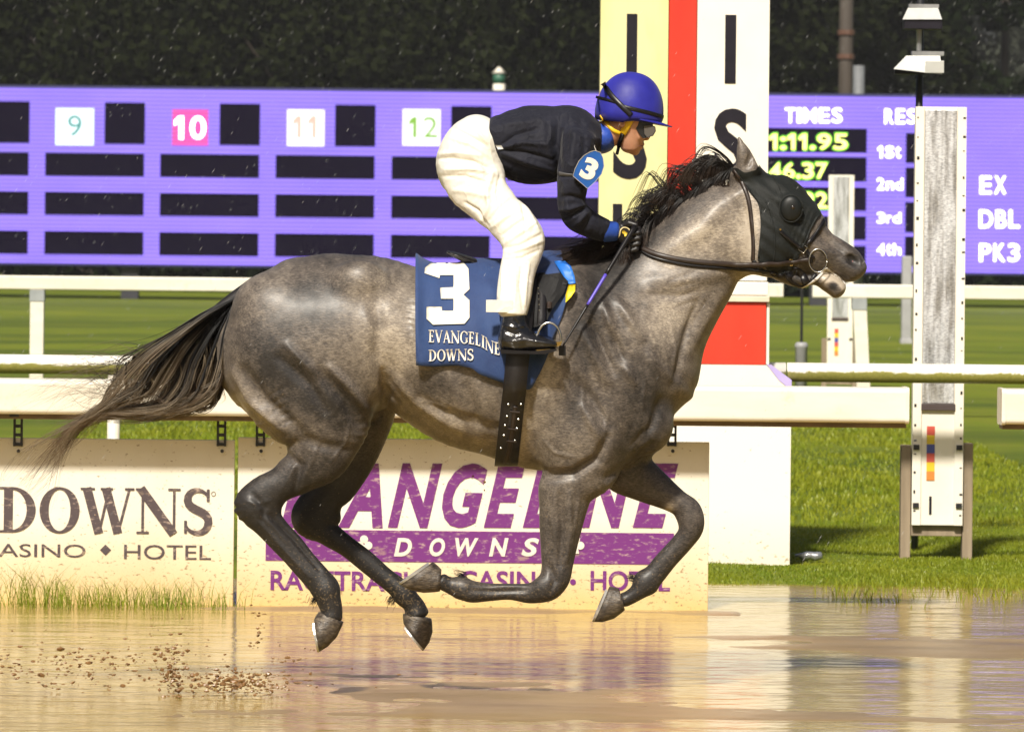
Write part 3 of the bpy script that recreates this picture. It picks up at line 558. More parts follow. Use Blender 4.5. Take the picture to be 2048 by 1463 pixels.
CROWN = [leaf_mesh('crown', 30000, (4.4, 3.2, 5.2), 50 + i, LM[i]) for i in range(3)]; BARK = M('bark', (0.055, 0.042, 0.032), (0.03, 0.024, 0.018), 2, 0.8, stretch=(3, 3, 0.3))
tl = ['dense dark tree standing behind the results board, %s' % s for s in ('far left edge', 'above the number nine tile', 'above the number ten tile', 'above the number eleven tile', 'behind the marker post', 'just left of the finish post', 'behind the finish post', 'right of the white finish face', 'behind the floodlights', 'hazy and lower at the right edge')]
def add_tree(px, y, h, kind, label, grp, seed):
    r = random.Random(seed); c = W(px, 470, y); g = empty('tree', (c.x, y, 0), label, 'tree', grp); m = MB()
    m.tube([(c.x, y, -0.2), (c.x + r.uniform(-.2, .2), y, h * 0.25), (c.x + r.uniform(-.4, .4), y, h * 0.5), (c.x, y, h * 0.8)], 0.3, 8, rs=[0.34, 0.26, 0.18, 0.06])
    for q in range(6):
        a = r.uniform(0, 6.28); z = h * r.uniform(0.3, 0.6); l = r.uniform(1.5, 3); m.tube([(c.x, y, z), (c.x + l * 0.5 * math.cos(a), y + l * 0.5 * math.sin(a), z + l * 0.35), (c.x + l * math.cos(a), y + l * math.sin(a), z + l * 0.9)], 0.1, 6, rs=[0.11, 0.07, 0.03])
    m.build('trunk', BARK, g)
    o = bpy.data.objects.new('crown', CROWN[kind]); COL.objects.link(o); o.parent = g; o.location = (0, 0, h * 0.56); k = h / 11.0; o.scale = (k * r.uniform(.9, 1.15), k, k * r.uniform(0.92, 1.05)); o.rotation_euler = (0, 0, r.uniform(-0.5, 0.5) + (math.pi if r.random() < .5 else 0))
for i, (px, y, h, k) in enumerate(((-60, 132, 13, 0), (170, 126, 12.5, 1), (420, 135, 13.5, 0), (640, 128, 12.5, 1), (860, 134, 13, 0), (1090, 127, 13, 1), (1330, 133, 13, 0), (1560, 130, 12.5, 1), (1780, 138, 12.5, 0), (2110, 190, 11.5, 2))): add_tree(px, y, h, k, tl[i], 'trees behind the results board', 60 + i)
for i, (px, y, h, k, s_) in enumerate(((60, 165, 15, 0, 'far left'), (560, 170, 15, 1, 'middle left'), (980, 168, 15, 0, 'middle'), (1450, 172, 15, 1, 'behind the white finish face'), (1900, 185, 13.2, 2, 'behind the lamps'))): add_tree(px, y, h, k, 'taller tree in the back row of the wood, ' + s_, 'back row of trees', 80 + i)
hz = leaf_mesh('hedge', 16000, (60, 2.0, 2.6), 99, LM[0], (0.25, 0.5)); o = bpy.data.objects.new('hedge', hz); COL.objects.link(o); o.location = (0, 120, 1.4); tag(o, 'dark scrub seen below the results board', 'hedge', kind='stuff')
for px, y, zt_, r_, lb in ((1690, 112, 9.5, 0.17, 'thick dark brown pole behind the results board, left of the lamps'), (1716, 118, 6.2, 0.15, 'pale grey pole just right of the brown pole'), (2008, 140, 9.2, 0.13, 'far utility pole with a crossarm at the right edge'), (1917, 150, 10.5, 0.07, 'thin far pole right of the lamps')):
    c = W(px, 300, y); g = empty('utility_pole', (c.x, y, 0), lb, 'pole', 'poles behind the results board'); MB().tube([(c.x, y, 0), (c.x, y, zt_)], r_, 10, rs=[r_ * 1.15, r_]).build('shaft', {1690: BARK, 1716: M('grey_pole', (0.16, 0.17, 0.18))}.get(px, BARK), g, True)
    if px == 2008: MB().box((c.x - 1.0, y - 0.15, W(px, 16, y).z - 0.08), (c.x + 1.0, y - 0.135 + 0.1, W(px, 16, y).z + 0.08)).build('crossarm', BARK, g)
    if px == 1690:
        for py in (70, 118): z = W(px, py, y).z; MB().tube([(c.x, y, z), (c.x, y, z + 0.12)], r_ * 1.3, 10).build('band', M('rust_band', (0.12, 0.06, 0.04)), g)

# =================================================================== ORGANIC SURFACES
class Field:
    """signed distance grid that smooth-unions sweeps and ellipsoids, read out with surface nets"""
    def __init__(s, lo, hi, h):
        s.lo = np.array(lo, dtype=np.float64); s.h = h; s.n = np.ceil((np.array(hi) - s.lo) / h).astype(int) + 1
        s.g = np.full(s.n, 0.25, dtype=np.float32)
    def block(s, lo, hi):
        i0 = np.clip(np.floor((np.array(lo) - s.lo) / s.h).astype(int), 0, s.n - 1); i1 = np.clip(np.ceil((np.array(hi) - s.lo) / s.h).astype(int) + 1, 0, s.n)
        if (i1 <= i0).any(): return None
        ax = [(s.lo[k] + s.h * np.arange(i0[k], i1[k])).astype(np.float32) for k in range(3)]
        return tuple(slice(i0[k], i1[k]) for k in range(3)), ax[0][:, None, None], ax[1][None, :, None], ax[2][None, None, :]
    def merge(s, sl, d, k, mode='add'):
        a = s.g[sl]
        if mode == 'sub':
            s.g[sl] = np.maximum(a, -d) if k <= 0 else np.maximum(a, -d) + np.maximum(k - np.abs(a + d), 0) ** 2 / (4 * k); return
        s.g[sl] = np.minimum(a, d) - (np.maximum(k - np.abs(a - d), 0) ** 2 / (4 * k) if k > 0 else 0)
    def ell(s, c, r, k=0.02, mode='add', rot=0.0):
        c = np.array(c); r = np.array(r, dtype=np.float64); R = max(r) + k + 0.02; b = s.block(c - R, c + R)
        if b is None: return
        sl, x, y, z = b; x = x - c[0]; y = y - c[1]; z = z - c[2]; cr, sr = math.cos(rot), math.sin(rot); x, z = x * cr + z * sr, -x * sr + z * cr
        k0 = np.sqrt((x / r[0]) ** 2 + (y / r[1]) ** 2 + (z / r[2]) ** 2); k1 = np.sqrt((x / r[0] ** 2) ** 2 + (y / r[1] ** 2) ** 2 + (z / r[2] ** 2) ** 2) + 1e-9
        s.merge(sl, (k0 * (k0 - 1) / k1).astype(np.float32), k, mode)
    def sweep(s, secs, k=0.03, sub=5, cap0=None, cap1=None, mode='add', scale=1.0, grow=0.0):
        """secs: rows (x1, y1, x2, y2, half_width_px, depth_px): the two outline points in photo pixels, half width and depth offset in photo pixels"""
        q = np.array(secs, dtype=np.float64); n = len(q); px = S(0)
        t = np.linspace(0, n - 1, (n - 1) * sub + 1); i = np.minimum(t.astype(int), n - 2); u = (t - i)[:, None]
        P = lambda j: q[np.clip(j, 0, n - 1)]
        p0, p1, p2, p3 = P(i - 1), P(i), P(i + 1), P(i + 2)
        r = 0.5 * ((2 * p1) + (-p0 + p2) * u + (2 * p0 - 5 * p1 + 4 * p2 - p3) * u ** 2 + (-p0 + 3 * p1 - 3 * p2 + p3) * u ** 3)
        A = np.array([W(a[0], a[1], a[5] * px)[:] for a in r]); B = np.array([W(a[2], a[3], a[5] * px)[:] for a in r])
        C = (A + B) / 2; T = np.gradient(C, axis=0); T[:, 1] = 0; T /= np.linalg.norm(T, axis=1)[:, None] + 1e-12; N = np.stack([-T[:, 2], 0 * T[:, 0], T[:, 0]], -1)
        a = np.abs(((B - A) * N).sum(1)) / 2 + grow; b = np.maximum(r[:, 4], 3) * px + grow; m = len(C)
        acc = None; lo = (C - np.maximum(a, b)[:, None]).min(0) - k - 0.03; hi = (C + np.maximum(a, b)[:, None]).max(0) + k + 0.03
        bl = s.block(lo, hi); sl = bl[0]; acc = np.full(s.g[sl].shape, 0.25, dtype=np.float32); o = [q_.start for q_ in sl]
        for j in range(m - 1):
            R = max(a[j], a[j + 1], b[j], b[j + 1]) + k + 0.025; e = s.block(np.minimum(C[j], C[j + 1]) - R, np.maximum(C[j], C[j + 1]) + R)
            if e is None: continue
            l2, x, y, z = e; d = C[j + 1] - C[j]; L2 = d[0] ** 2 + d[2] ** 2 + 1e-12; L = math.sqrt(L2)
            tt = ((x - C[j][0]) * d[0] + (z - C[j][2]) * d[2]) / L2; tc = np.clip(tt, 0, 1); al = (tt - tc) * L
            pe = (-(x - C[j][0]) * d[2] + (z - C[j][2]) * d[0]) / L; yy = y - (C[j][1] + d[1] * tc); aa = a[j] + (a[j + 1] - a[j]) * tc; bb = b[j] + (b[j + 1] - b[j]) * tc
            cp = np.minimum(aa, bb) * 0.6
            if j == 0 and cap0 is not None: cp = np.where(tt < 0, cap0 * px, cp)
            if j == m - 2 and cap1 is not None: cp = np.where(tt > 1, cap1 * px, cp)
            k0 = np.sqrt((al / cp) ** 2 + (pe / aa) ** 2 + (yy / bb) ** 2); k1 = np.sqrt((al / cp ** 2) ** 2 + (pe / aa ** 2) ** 2 + (yy / bb ** 2) ** 2) + 1e-9
            ls = tuple(slice(l2[w].start - o[w], l2[w].stop - o[w]) for w in range(3)); ls = tuple(slice(max(q_.start, 0), q_.stop) for q_ in ls)
            dd = (k0 * (k0 - 1) / k1).astype(np.float32); sh = acc[ls].shape; off = [max(0, o[w] - l2[w].start) for w in range(3)]
            dd = dd[off[0]:off[0] + sh[0], off[1]:off[1] + sh[1], off[2]:off[2] + sh[2]]
            acc[ls] = np.minimum(acc[ls], dd)
        s.merge(sl, acc, k, mode)
    def mesh(s, smooth=2):
        g = s.g; i = g < 0; n = np.array(g.shape)
        cs = np.zeros(n - 1, dtype=np.int8)
        for dx in (0, 1):
            for dy in (0, 1):
                for dz in (0, 1): cs += i[dx:n[0] - 1 + dx, dy:n[1] - 1 + dy, dz:n[2] - 1 + dz]
        act = (cs > 0) & (cs < 8); idx = np.argwhere(act); vid = np.full(n - 1, -1, dtype=np.int64); vid[act] = np.arange(len(idx))
        P = np.zeros((len(idx), 3)); cnt = np.zeros(len(idx)); I = idx
        cor = [(a, b, c) for a in (0, 1) for b in (0, 1) for c in (0, 1)]
        val = {c: g[I[:, 0] + c[0], I[:, 1] + c[1], I[:, 2] + c[2]] for c in cor}
        for c in cor:
            for ax in range(3):
                if c[ax]: continue
                e = list(c); e[ax] = 1; e = tuple(e); a, b = val[c], val[e]; k = (a < 0) != (b < 0); t = np.where(k, a / np.where(k, a - b, 1), 0)
                p = np.tile(np.array(c, dtype=float), (len(I), 1)); p[:, ax] = t; P[k] += p[k]; cnt += k
        P = (P / cnt[:, None] + I) * s.h + s.lo
        F = []
        for ax in range(3):
            u, w = (ax + 1) % 3, (ax + 2) % 3; a = np.moveaxis(i, ax, 0); ed = np.moveaxis(a[:-1] != a[1:], 0, ax); ins = np.moveaxis(a[:-1], 0, ax)
            e = np.argwhere(ed); e = e[(e[:, u] > 0) & (e[:, w] > 0) & (e[:, u] < n[u] - 1) & (e[:, w] < n[w] - 1)]
            def cell(du, dw):
                q = e.copy(); q[:, u] -= du; q[:, w] -= dw; return vid[q[:, 0], q[:, 1], q[:, 2]]
            q = np.stack([cell(0, 0), cell(1, 0), cell(1, 1), cell(0, 1)], -1); fl = ins[e[:, 0], e[:, 1], e[:, 2]]; q[~fl] = q[~fl][:, ::-1]; F.append(q)
        F = np.concatenate(F); F = F[(F >= 0).all(1)]
        for _ in range(smooth): P = relax(P, F)
        return P, F
def relax(P, F, lam=0.5):
    n = len(P); acc = np.zeros((n, 3)); c = np.zeros(n)
    for a, b in ((0, 1), (1, 2), (2, 3), (3, 0)):
        for x, y in ((a, b), (b, a)):
            for k in range(3): acc[:, k] += np.bincount(F[:, x], P[F[:, y], k], n)
            c += np.bincount(F[:, x], minlength=n)
    return P + lam * (acc / np.maximum(c, 1)[:, None] - P)
def vnormals(P, F):
    a = np.cross(P[F[:, 2]] - P[F[:, 0]], P[F[:, 3]] - P[F[:, 1]]); n = np.zeros_like(P)
    for j in range(4):
        for k in range(3): n[:, k] += np.bincount(F[:, j], a[:, k], len(P))
    return n / (np.linalg.norm(n, axis=1)[:, None] + 1e-12)
def to_px(P):
    x = P[:, 0]; z = P[:, 2] - CAMH; u = x * CR + z * SR; v = -x * SR + z * CR; d = FPX / (D0 + P[:, 1]); return CX + u * d, YH - v * d
def crease(P, N, lines, ymax=0.05):
    """move vertices along their normals under hand-traced muscle and fold lines: (points, width_px, depth_mm)"""
    px, py = to_px(P); disp = np.zeros(len(P)); ok = P[:, 1] < ymax
    for pts, w, dep in lines:
        best = np.full(len(P), 1e9); bt = np.zeros(len(P)); pts = np.array(pts, dtype=float); L = np.concatenate([[0], np.cumsum(np.linalg.norm(np.diff(pts, axis=0), axis=1))])
        for j in range(len(pts) - 1):
            a, b = pts[j], pts[j + 1]; d = b - a; t = np.clip(((px - a[0]) * d[0] + (py - a[1]) * d[1]) / (d @ d), 0, 1); dd = np.hypot(px - a[0] - d[0] * t, py - a[1] - d[1] * t)
            k = dd < best; best[k] = dd[k]; bt[k] = (L[j] + t[k] * (L[j + 1] - L[j])) / L[-1]
        disp += np.where(ok, np.exp(-(best / w) ** 2) * np.clip(np.sin(np.pi * (0.08 + 0.84 * bt)), 0, 1) ** 0.6 * dep * 0.001, 0)
    return P + N * disp[:, None] * np.clip(-N[:, 1] + 0.25, 0, 1)[:, None]
def blob(px, py, lst):
    o = np.zeros(len(px))
    for x, y, rx, ry, rot, a in lst:
        c, s_ = math.cos(math.radians(rot)), math.sin(math.radians(rot)); u = (px - x) * c + (py - y) * s_; v = -(px - x) * s_ + (py - y) * c; o += a * np.exp(-(u / rx) ** 2 - (v / ry) ** 2)
    return o
def attr(o, name, val):
    a = o.data.attributes.new(name, 'FLOAT', 'POINT'); a.data.foreach_set('value', np.asarray(val, dtype=np.float32))

# =================================================================== THE HORSE
PXM = S(0)
HB = dict(
 trunk=[(500, 572, 478, 772, 95, 0), (540, 548, 535, 840, 140, 0), (600, 514, 620, 872, 158, 0), (669, 501, 690, 850, 163, 0), (740, 511, 755, 815, 160, 0), (800, 525, 808, 818, 156, 0), (850, 530, 850, 849, 158, 0), (920, 533, 920, 893, 166, 0), (1000, 536, 995, 913, 170, 0), (1070, 530, 1070, 938, 158, 0), (1140, 522, 1140, 946, 140, 0), (1200, 534, 1200, 950, 128, 0), (1260, 560, 1270, 926, 116, 0), (1305, 620, 1310, 895, 98, 0), (1338, 690, 1340, 850, 72, 0)],
 neck=[(1160, 528, 1360, 800, 112, 0), (1215, 516, 1390, 722, 90, 0), (1260, 486, 1420, 662, 74, 0), (1312, 440, 1446, 612, 63, 0), (1360, 405, 1462, 575, 57, 0), (1405, 375, 1490, 553, 54, 0), (1445, 352, 1515, 530, 50, 0)],
 head=[(1486, 318, 1458, 470, 46, 0), (1538, 330, 1476, 528, 54, 0), (1584, 366, 1516, 553, 55, 0), (1612, 396, 1560, 558, 49, 0), (1634, 430, 1596, 560, 41, 0), (1656, 456, 1625, 550, 36, 0), (1683, 478, 1655, 541, 33, 0), (1711, 497, 1682, 558, 35, 0), (1723, 516, 1700, 575, 32, 0)],
 jaw=[(1560, 530, 1556, 562, 34, 0), (1598, 546, 1592, 574, 27, 0), (1634, 546, 1626, 570, 23, 0), (1664, 546, 1648, 582, 25, 0), (1689, 566, 1664, 594, 24, 0)],
 hind=[(462, 690, 758, 690, 82, -68), (488, 796, 766, 785, 78, -74), (545, 848, 747, 842, 66, -76), (568, 874, 718, 893, 54, -76), (556, 912, 690, 935, 43, -76), (520, 948, 645, 962, 33, -76), (488, 974, 594, 988, 29, -76), (466, 1004, 566, 1016, 28, -76), (478, 1030, 566, 1024, 27, -76), (504, 1056, 570, 1036, 22, -76), (536, 1090, 576, 1046, 19, -76), (566, 1121, 601, 1073, 17, -76), (590, 1148, 625, 1104, 17, -76), (616, 1177, 652, 1134, 19, -76), (627, 1195, 676, 1162, 24, -76), (634, 1208, 680, 1186, 22, -76), (641, 1222, 685, 1214, 20, -76), (640, 1230, 685, 1240, 22, -76)],
 hind_far=[(600, 700, 788, 752, 66, 68), (612, 800, 794, 812, 66, 72), (622, 880, 772, 870, 56, 74), (625, 935, 745, 928, 42, 74), (614, 975, 716, 977, 32, 74), (596, 1000, 694, 1003, 29, 74), (581, 1030, 683, 1032, 28, 74), (592, 1053, 686, 1052, 26, 74), (630, 1078, 695, 1063, 21, 74), (679, 1107, 713, 1080, 18, 74), (713, 1134, 748, 1107, 17, 74), (748, 1162, 782, 1138, 18, 74), (777, 1186, 815, 1163, 22, 74), (788, 1200, 836, 1184, 23, 74), (806, 1213, 850, 1206, 19, 74), (808, 1226, 860, 1232, 22, 74)],
 fore=[(1085, 860, 1270, 880, 44, -66), (1070, 932, 1236, 946, 45, -66), (1074, 972, 1192, 978, 41, -65), (1077, 1010, 1177, 1010, 37, -64), (1078, 1050, 1165, 1052, 32, -63), (1081, 1097, 1153, 1100, 27, -62), (1083, 1128, 1146, 1132, 25, -62), (1080, 1150, 1138, 1166, 26, -62), (1073, 1160, 1112, 1196, 25, -62), (1054, 1165, 1066, 1206, 22, -62), (1020, 1166, 1019, 1199, 18, -62), (978, 1165, 976, 1202, 18, -62), (946, 1160, 944, 1205, 22, -62), (922, 1150, 926, 1201, 23, -62), (900, 1152, 898, 1187, 18, -62), (882, 1142, 881, 1180, 21, -62)],
 fore_far=[(1160, 900, 1270, 850, 45, 55), (1190, 946, 1288, 885, 44, 58), (1216, 974, 1301, 910, 40, 60), (1250, 988, 1325, 935, 34, 62), (1287, 1001, 1350, 960, 29, 62), (1322, 1013, 1377, 987, 26, 62), (1344, 1026, 1400, 1008, 25, 62), (1355, 1043, 1409, 1036, 26, 62), (1355, 1060, 1405, 1064, 24, 62), (1340, 1080, 1386, 1092, 20, 62), (1312, 1110, 1352, 1130, 18, 62), (1290, 1136, 1331, 1157, 18, 62), (1267, 1151, 1318, 1177, 22, 62), (1262, 1170, 1294, 1191, 20, 62), (1250, 1182, 1266, 1207, 18, 62), (1243, 1184, 1250, 1214, 20, 62)])
lo = W(430, 1320, 0); hi = W(1750, 255, 0)
HF = Field((lo.x, -0.36, lo.z), (hi.x, 0.36, hi.z), 0.0062)
HF.sweep(HB['trunk'], 0.0, 5, cap0=42, cap1=26)
HF.sweep(HB['neck'], 0.07, 6, cap0=20, cap1=10)
# muscle masses
e = lambda x, y, d, rx, ry, rd, rot=0, k=0.03, mode='add': HF.ell(W(x, y, d * PXM), (rx * PXM, rd * PXM, ry * PXM), k, mode, math.radians(-rot))
for sd in (-1, 1):
    e(1160, 850, sd * 92, 92, 95, 46, 20, 0.035)          # triceps
    e(1235, 730, sd * 82, 60, 140, 40, -22, 0.05)         # shoulder
    e(1285, 850, sd * 48, 62, 60, 52, -30, 0.04)          # breast
    e(1110, 640, sd * 92, 70, 105, 44, 15, 0.06)          # behind the shoulder
    e(720, 560, sd * 112, 48, 40, 36, 0, 0.06)            # point of hip
    e(560, 700, sd * 92, 88, 130, 56, -8, 0.06)           # hamstrings
    e(680, 730, sd * 104, 78, 120, 48, 8, 0.06)           # quadriceps
    e(540, 610, sd * 60, 70, 60, 60, 0, 0.06)             # croup
HF.sweep(HB['hind'], 0.035, 5, cap1=4); HF.sweep(HB['hind_far'], 0.035, 5, cap1=4)
HF.sweep(HB['fore'], 0.04, 5, cap1=4); HF.sweep(HB['fore_far'], 0.04, 5, cap1=4)
HF.sweep(HB['head'], 0.03, 6, cap0=18, cap1=13); HF.sweep(HB['jaw'], 0.012, 5, cap1=13)
for sd in (-1, 1):
    e(1525, 490, sd * 38, 50, 62, 24, 30, 0.03)           # cheek
    e(1578, 410, sd * 44, 22, 17, 16, 30, 0.02)           # eye socket
    HF.sweep([(1474, 345, 1518, 340, 15, sd * 26), (1472, 322, 1511, 322, 14, sd * 28), (1472, 302, 1499, 300, 11, sd * 29), (1475, 284, 1486, 284, 7, sd * 29)], 0.012, 6, cap1=12)
    e(1709, 520, sd * 36, 17, 12, 17, 40, 0.008, 'sub')     # nostril
    for hx, hy, dd in ((1090, 1172, -62 if sd < 0 else 999), (512, 1012, -76 if sd < 0 else 999)):
        if dd < 900: e(hx, hy, dd - 12, 26, 22, 16, 0, 0.02)
e(1490, 352, 0, 34, 26, 34, 0, 0.03)
e(1503, 312, -40, 7, 26, 9, 22, 0.01, 'sub')              # hollow of the near ear
HP, HFc = HF.mesh(2)
HN = vnormals(HP, HFc)
HL = [([(1204, 605), (1228, 671)], 9, 8), ([(1237, 605), (1282, 678)], 10, 9), ([(1165, 660), (1212, 760)], 12, 9), ([(1246, 724), (1266, 765)], 9, 7), ([(1186, 650), (1226, 745)], 9, -7), ([(1222, 660), (1250, 730)], 8, -6),
  ([(1082, 950), (1146, 948), (1195, 918), (1214, 875)], 10, -13), ([(1168, 815), (1200, 880)], 10, 8), ([(1216, 955), (1261, 932), (1304, 890)], 9, -10), ([(1078, 770), (1066, 830), (1070, 900)], 16, -5), ([(1150, 760), (1185, 800), (1215, 850)], 12, -8),
  ([(1395, 610), (1375, 665), (1348, 768)], 9, -8), ([(1440, 590), (1405, 650), (1380, 700)], 14, 6), ([(1320, 800), (1305, 850), (1270, 890)], 10, -8), ([(1300, 700), (1310, 790)], 14, 6),
  ([(836, 796), (882, 821), (1006, 860)], 10, -7), ([(780, 745), (830, 800), (900, 850), (960, 880)], 11, 6), ([(744, 590), (758, 650), (756, 705), (771, 756)], 17, -7), ([(735, 620), (742, 690)], 16, 5), ([(768, 745), (772, 790), (752, 838)], 9, -10),
  ([(660, 735), (700, 775), (738, 830)], 9, 9), ([(640, 745), (690, 800), (715, 850)], 12, -9), ([(573, 690), (632, 748)], 9, 7), ([(560, 715), (620, 770), (650, 820)], 11, -8), ([(466, 740), (500, 800), (565, 858)], 9, 9), ([(490, 740), (530, 800), (600, 860)], 12, -9),
  ([(600, 870), (640, 890), (700, 900)], 12, -6), ([(560, 900), (600, 930), (590, 985)], 8, -7), ([(540, 1030), (590, 1080), (640, 1140)], 5, -6), ([(520, 1045), (570, 1100), (620, 1155)], 5, 4), ([(505, 990), (530, 1015), (525, 1040)], 7, -5),
  ([(1120, 990), (1125, 1060), (1120, 1130)], 7, -7), ([(1140, 985), (1140, 1060), (1132, 1120)], 6, 6), ([(1098, 1130), (1110, 1160), (1100, 1185)], 6, -5), ([(1050, 1180), (990, 1182), (940, 1180)], 5, -5), ([(1060, 1172), (990, 1172)], 4, 3),
  ([(1480, 400), (1500, 470), (1498, 530)], 10, -7), ([(1330, 500), (1400, 460), (1450, 400)], 22, 8), ([(1300, 560), (1380, 560), (1460, 540)], 16, 6), ([(1290, 590), (1370, 590)], 9, -5), ([(1640, 470), (1680, 500), (1700, 520)], 9, -6), ([(1600, 470), (1650, 510)], 10, 5), ([(1664, 545), (1690, 556), (1704, 572)], 5, -5),
  ([(840, 600), (835, 680), (842, 740)], 16, 5), ([(905, 760), (930, 840)], 14, 4), ([(960, 770), (978, 860)], 14, 4), ([(935, 770), (955, 850)], 10, -4)]
HV = [[(840, 800), (880, 812), (930, 838), (985, 852), (1008, 872)], [(1086, 880), (1110, 905), (1150, 915)], [(1110, 985), (1104, 1040), (1112, 1100)], [(1160, 985), (1150, 1050), (1140, 1110)], [(1300, 830), (1290, 870), (1262, 900)], [(1340, 640), (1352, 700), (1345, 760)], [(1410, 590), (1385, 640), (1372, 700)], [(600, 900), (585, 940), (560, 985)], [(640, 880), (620, 930), (600, 965)], [(700, 850), (690, 890), (660, 925)], [(490, 1000), (515, 1008), (540, 1000)], [(520, 1030), (545, 1050), (575, 1085)], [(1560, 480), (1590, 510), (1600, 540)], [(1640, 490), (1665, 505), (1690, 508)], [(1270, 700), (1290, 760), (1285, 820)], [(1190, 780), (1215, 830), (1210, 880)], [(1150, 700), (1170, 760), (1165, 820)]]
HW_ = [[(1050 + 6 * q, 860 + 4 * q), (1058 + 4 * q, 900 + 3 * q)] for q in range(4)] + [[(790 + 7 * q, 600 + 12 * q), (828, 604 + 13 * q)] for q in range(6)] + [[(560 - 6 * q, 850 - 14 * q), (590 - 7 * q, 840 - 16 * q)] for q in range(5)] + [[(1340 + 4 * q, 560 + 18 * q), (1390 + 3 * q, 545 + 18 * q)] for q in range(4)] + [[(760 + 5 * q, 770 + 6 * q), (790 + 6 * q, 790 + 9 * q)] for q in range(4)]
HP = crease(HP, HN, [(a, b * 0.95, c * 1.9) for a, b, c in HL] + [(a, 3.4, 4.2) for a in HV] + [(a, 3.2, -3.6) for a in HW_]); HP = relax(HP, HFc, 0.2); HN = vnormals(HP, HFc)
hpx, hpy = to_px(HP)
# coat: pale dapples on barrel, flank, neck and cheek; black points; shaded chest and lit rear rim painted in
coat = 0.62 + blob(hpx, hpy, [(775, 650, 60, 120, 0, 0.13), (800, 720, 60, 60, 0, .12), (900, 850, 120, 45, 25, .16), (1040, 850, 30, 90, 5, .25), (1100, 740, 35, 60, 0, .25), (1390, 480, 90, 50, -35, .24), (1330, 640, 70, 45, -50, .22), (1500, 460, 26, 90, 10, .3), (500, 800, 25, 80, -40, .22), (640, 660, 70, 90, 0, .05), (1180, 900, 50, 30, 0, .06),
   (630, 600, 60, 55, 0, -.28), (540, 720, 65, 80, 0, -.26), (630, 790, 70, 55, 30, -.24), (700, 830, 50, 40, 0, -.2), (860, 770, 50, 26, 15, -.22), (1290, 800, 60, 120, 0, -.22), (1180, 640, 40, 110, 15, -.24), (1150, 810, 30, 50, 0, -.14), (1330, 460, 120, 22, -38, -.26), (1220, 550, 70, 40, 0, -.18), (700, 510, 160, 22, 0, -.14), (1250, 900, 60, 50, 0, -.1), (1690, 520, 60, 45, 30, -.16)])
leg = np.clip((hpy - 860) / 130, 0, 1) * (hpx < 900) + np.clip((hpy - 930) / 260, 0, 1) * (hpx >= 900)
coat -= leg * np.where(hpx < 900, 0.33, 0.20) + np.where((HP[:, 1] > 0.03) & (hpy > 820), 0.06, 0)  # shade painted into the coat value of the far-side legs
coat += blob(hpx, hpy, [(1338, 1016, 9, 14, 35, 0.5), (1656, 552, 12, 12, 30, .9), (1688, 570, 8, 10, 0, .8), (1674, 560, 14, 6, 40, .6), (1666, 572, 9, 8, 0, -.4)])
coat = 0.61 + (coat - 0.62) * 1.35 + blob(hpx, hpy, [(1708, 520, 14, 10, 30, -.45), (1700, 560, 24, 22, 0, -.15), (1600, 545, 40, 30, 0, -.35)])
coat += (vnoise(hpx / 17, hpy / 17, 71) - 0.5) * 0.16 * (1 - leg) + (vnoise(hpx / 6, hpy / 7, 72) - 0.5) * 0.10 + (vnoise(hpx / 30, hpy / 30, 73) - 0.5) * 0.16 * leg
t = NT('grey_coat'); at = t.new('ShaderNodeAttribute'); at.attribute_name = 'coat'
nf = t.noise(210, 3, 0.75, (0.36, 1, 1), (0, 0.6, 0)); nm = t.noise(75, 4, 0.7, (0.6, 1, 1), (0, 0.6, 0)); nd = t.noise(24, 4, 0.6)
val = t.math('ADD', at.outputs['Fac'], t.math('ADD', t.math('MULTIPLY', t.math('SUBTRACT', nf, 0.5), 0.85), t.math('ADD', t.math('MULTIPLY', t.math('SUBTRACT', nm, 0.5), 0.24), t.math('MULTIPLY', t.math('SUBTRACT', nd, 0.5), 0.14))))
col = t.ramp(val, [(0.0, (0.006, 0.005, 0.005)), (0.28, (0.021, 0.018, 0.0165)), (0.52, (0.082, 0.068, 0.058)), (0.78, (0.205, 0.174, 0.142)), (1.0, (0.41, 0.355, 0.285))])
mu = t.new('ShaderNodeAttribute'); mu.attribute_name = 'mud'; ms = t.noise(120, 2, 0.6); col = t.mix(t.ramp(t.math('ADD', ms, t.math('MULTIPLY', mu.outputs['Fac'], 0.13)), [(0.725, (0, 0, 0)), (0.78, (.6, .6, .6))]), col, (0.17, 0.12, 0.065))
t.set(Base_Color=col, Roughness=t.math('ADD', t.math('MULTIPLY', nm, 0.34), t.math('SUBTRACT', 0.42, t.math('MULTIPLY', at.outputs['Fac'], 0.2))), Specular_IOR_Level=0.4, Sheen_Weight=0.03, Coat_Weight=0.16, Coat_Roughness=0.32)
t.bump(t.math('ADD', t.math('MULTIPLY', nf, 0.5), t.math('MULTIPLY', nm, 0.8)), 0.30, 0.006); COAT = t.m
ground_c = W(930, 1390, 0)
horse = empty('racehorse', (ground_c.x, 0, 0), 'dark dappled grey racehorse at full gallop with all hooves off the ground', 'horse')
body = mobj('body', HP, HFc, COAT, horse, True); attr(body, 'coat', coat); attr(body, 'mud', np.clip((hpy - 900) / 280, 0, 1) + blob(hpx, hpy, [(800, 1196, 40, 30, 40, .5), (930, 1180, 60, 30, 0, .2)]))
HBVH = BVHTree.FromPolygons(HP.tolist(), HFc.tolist())
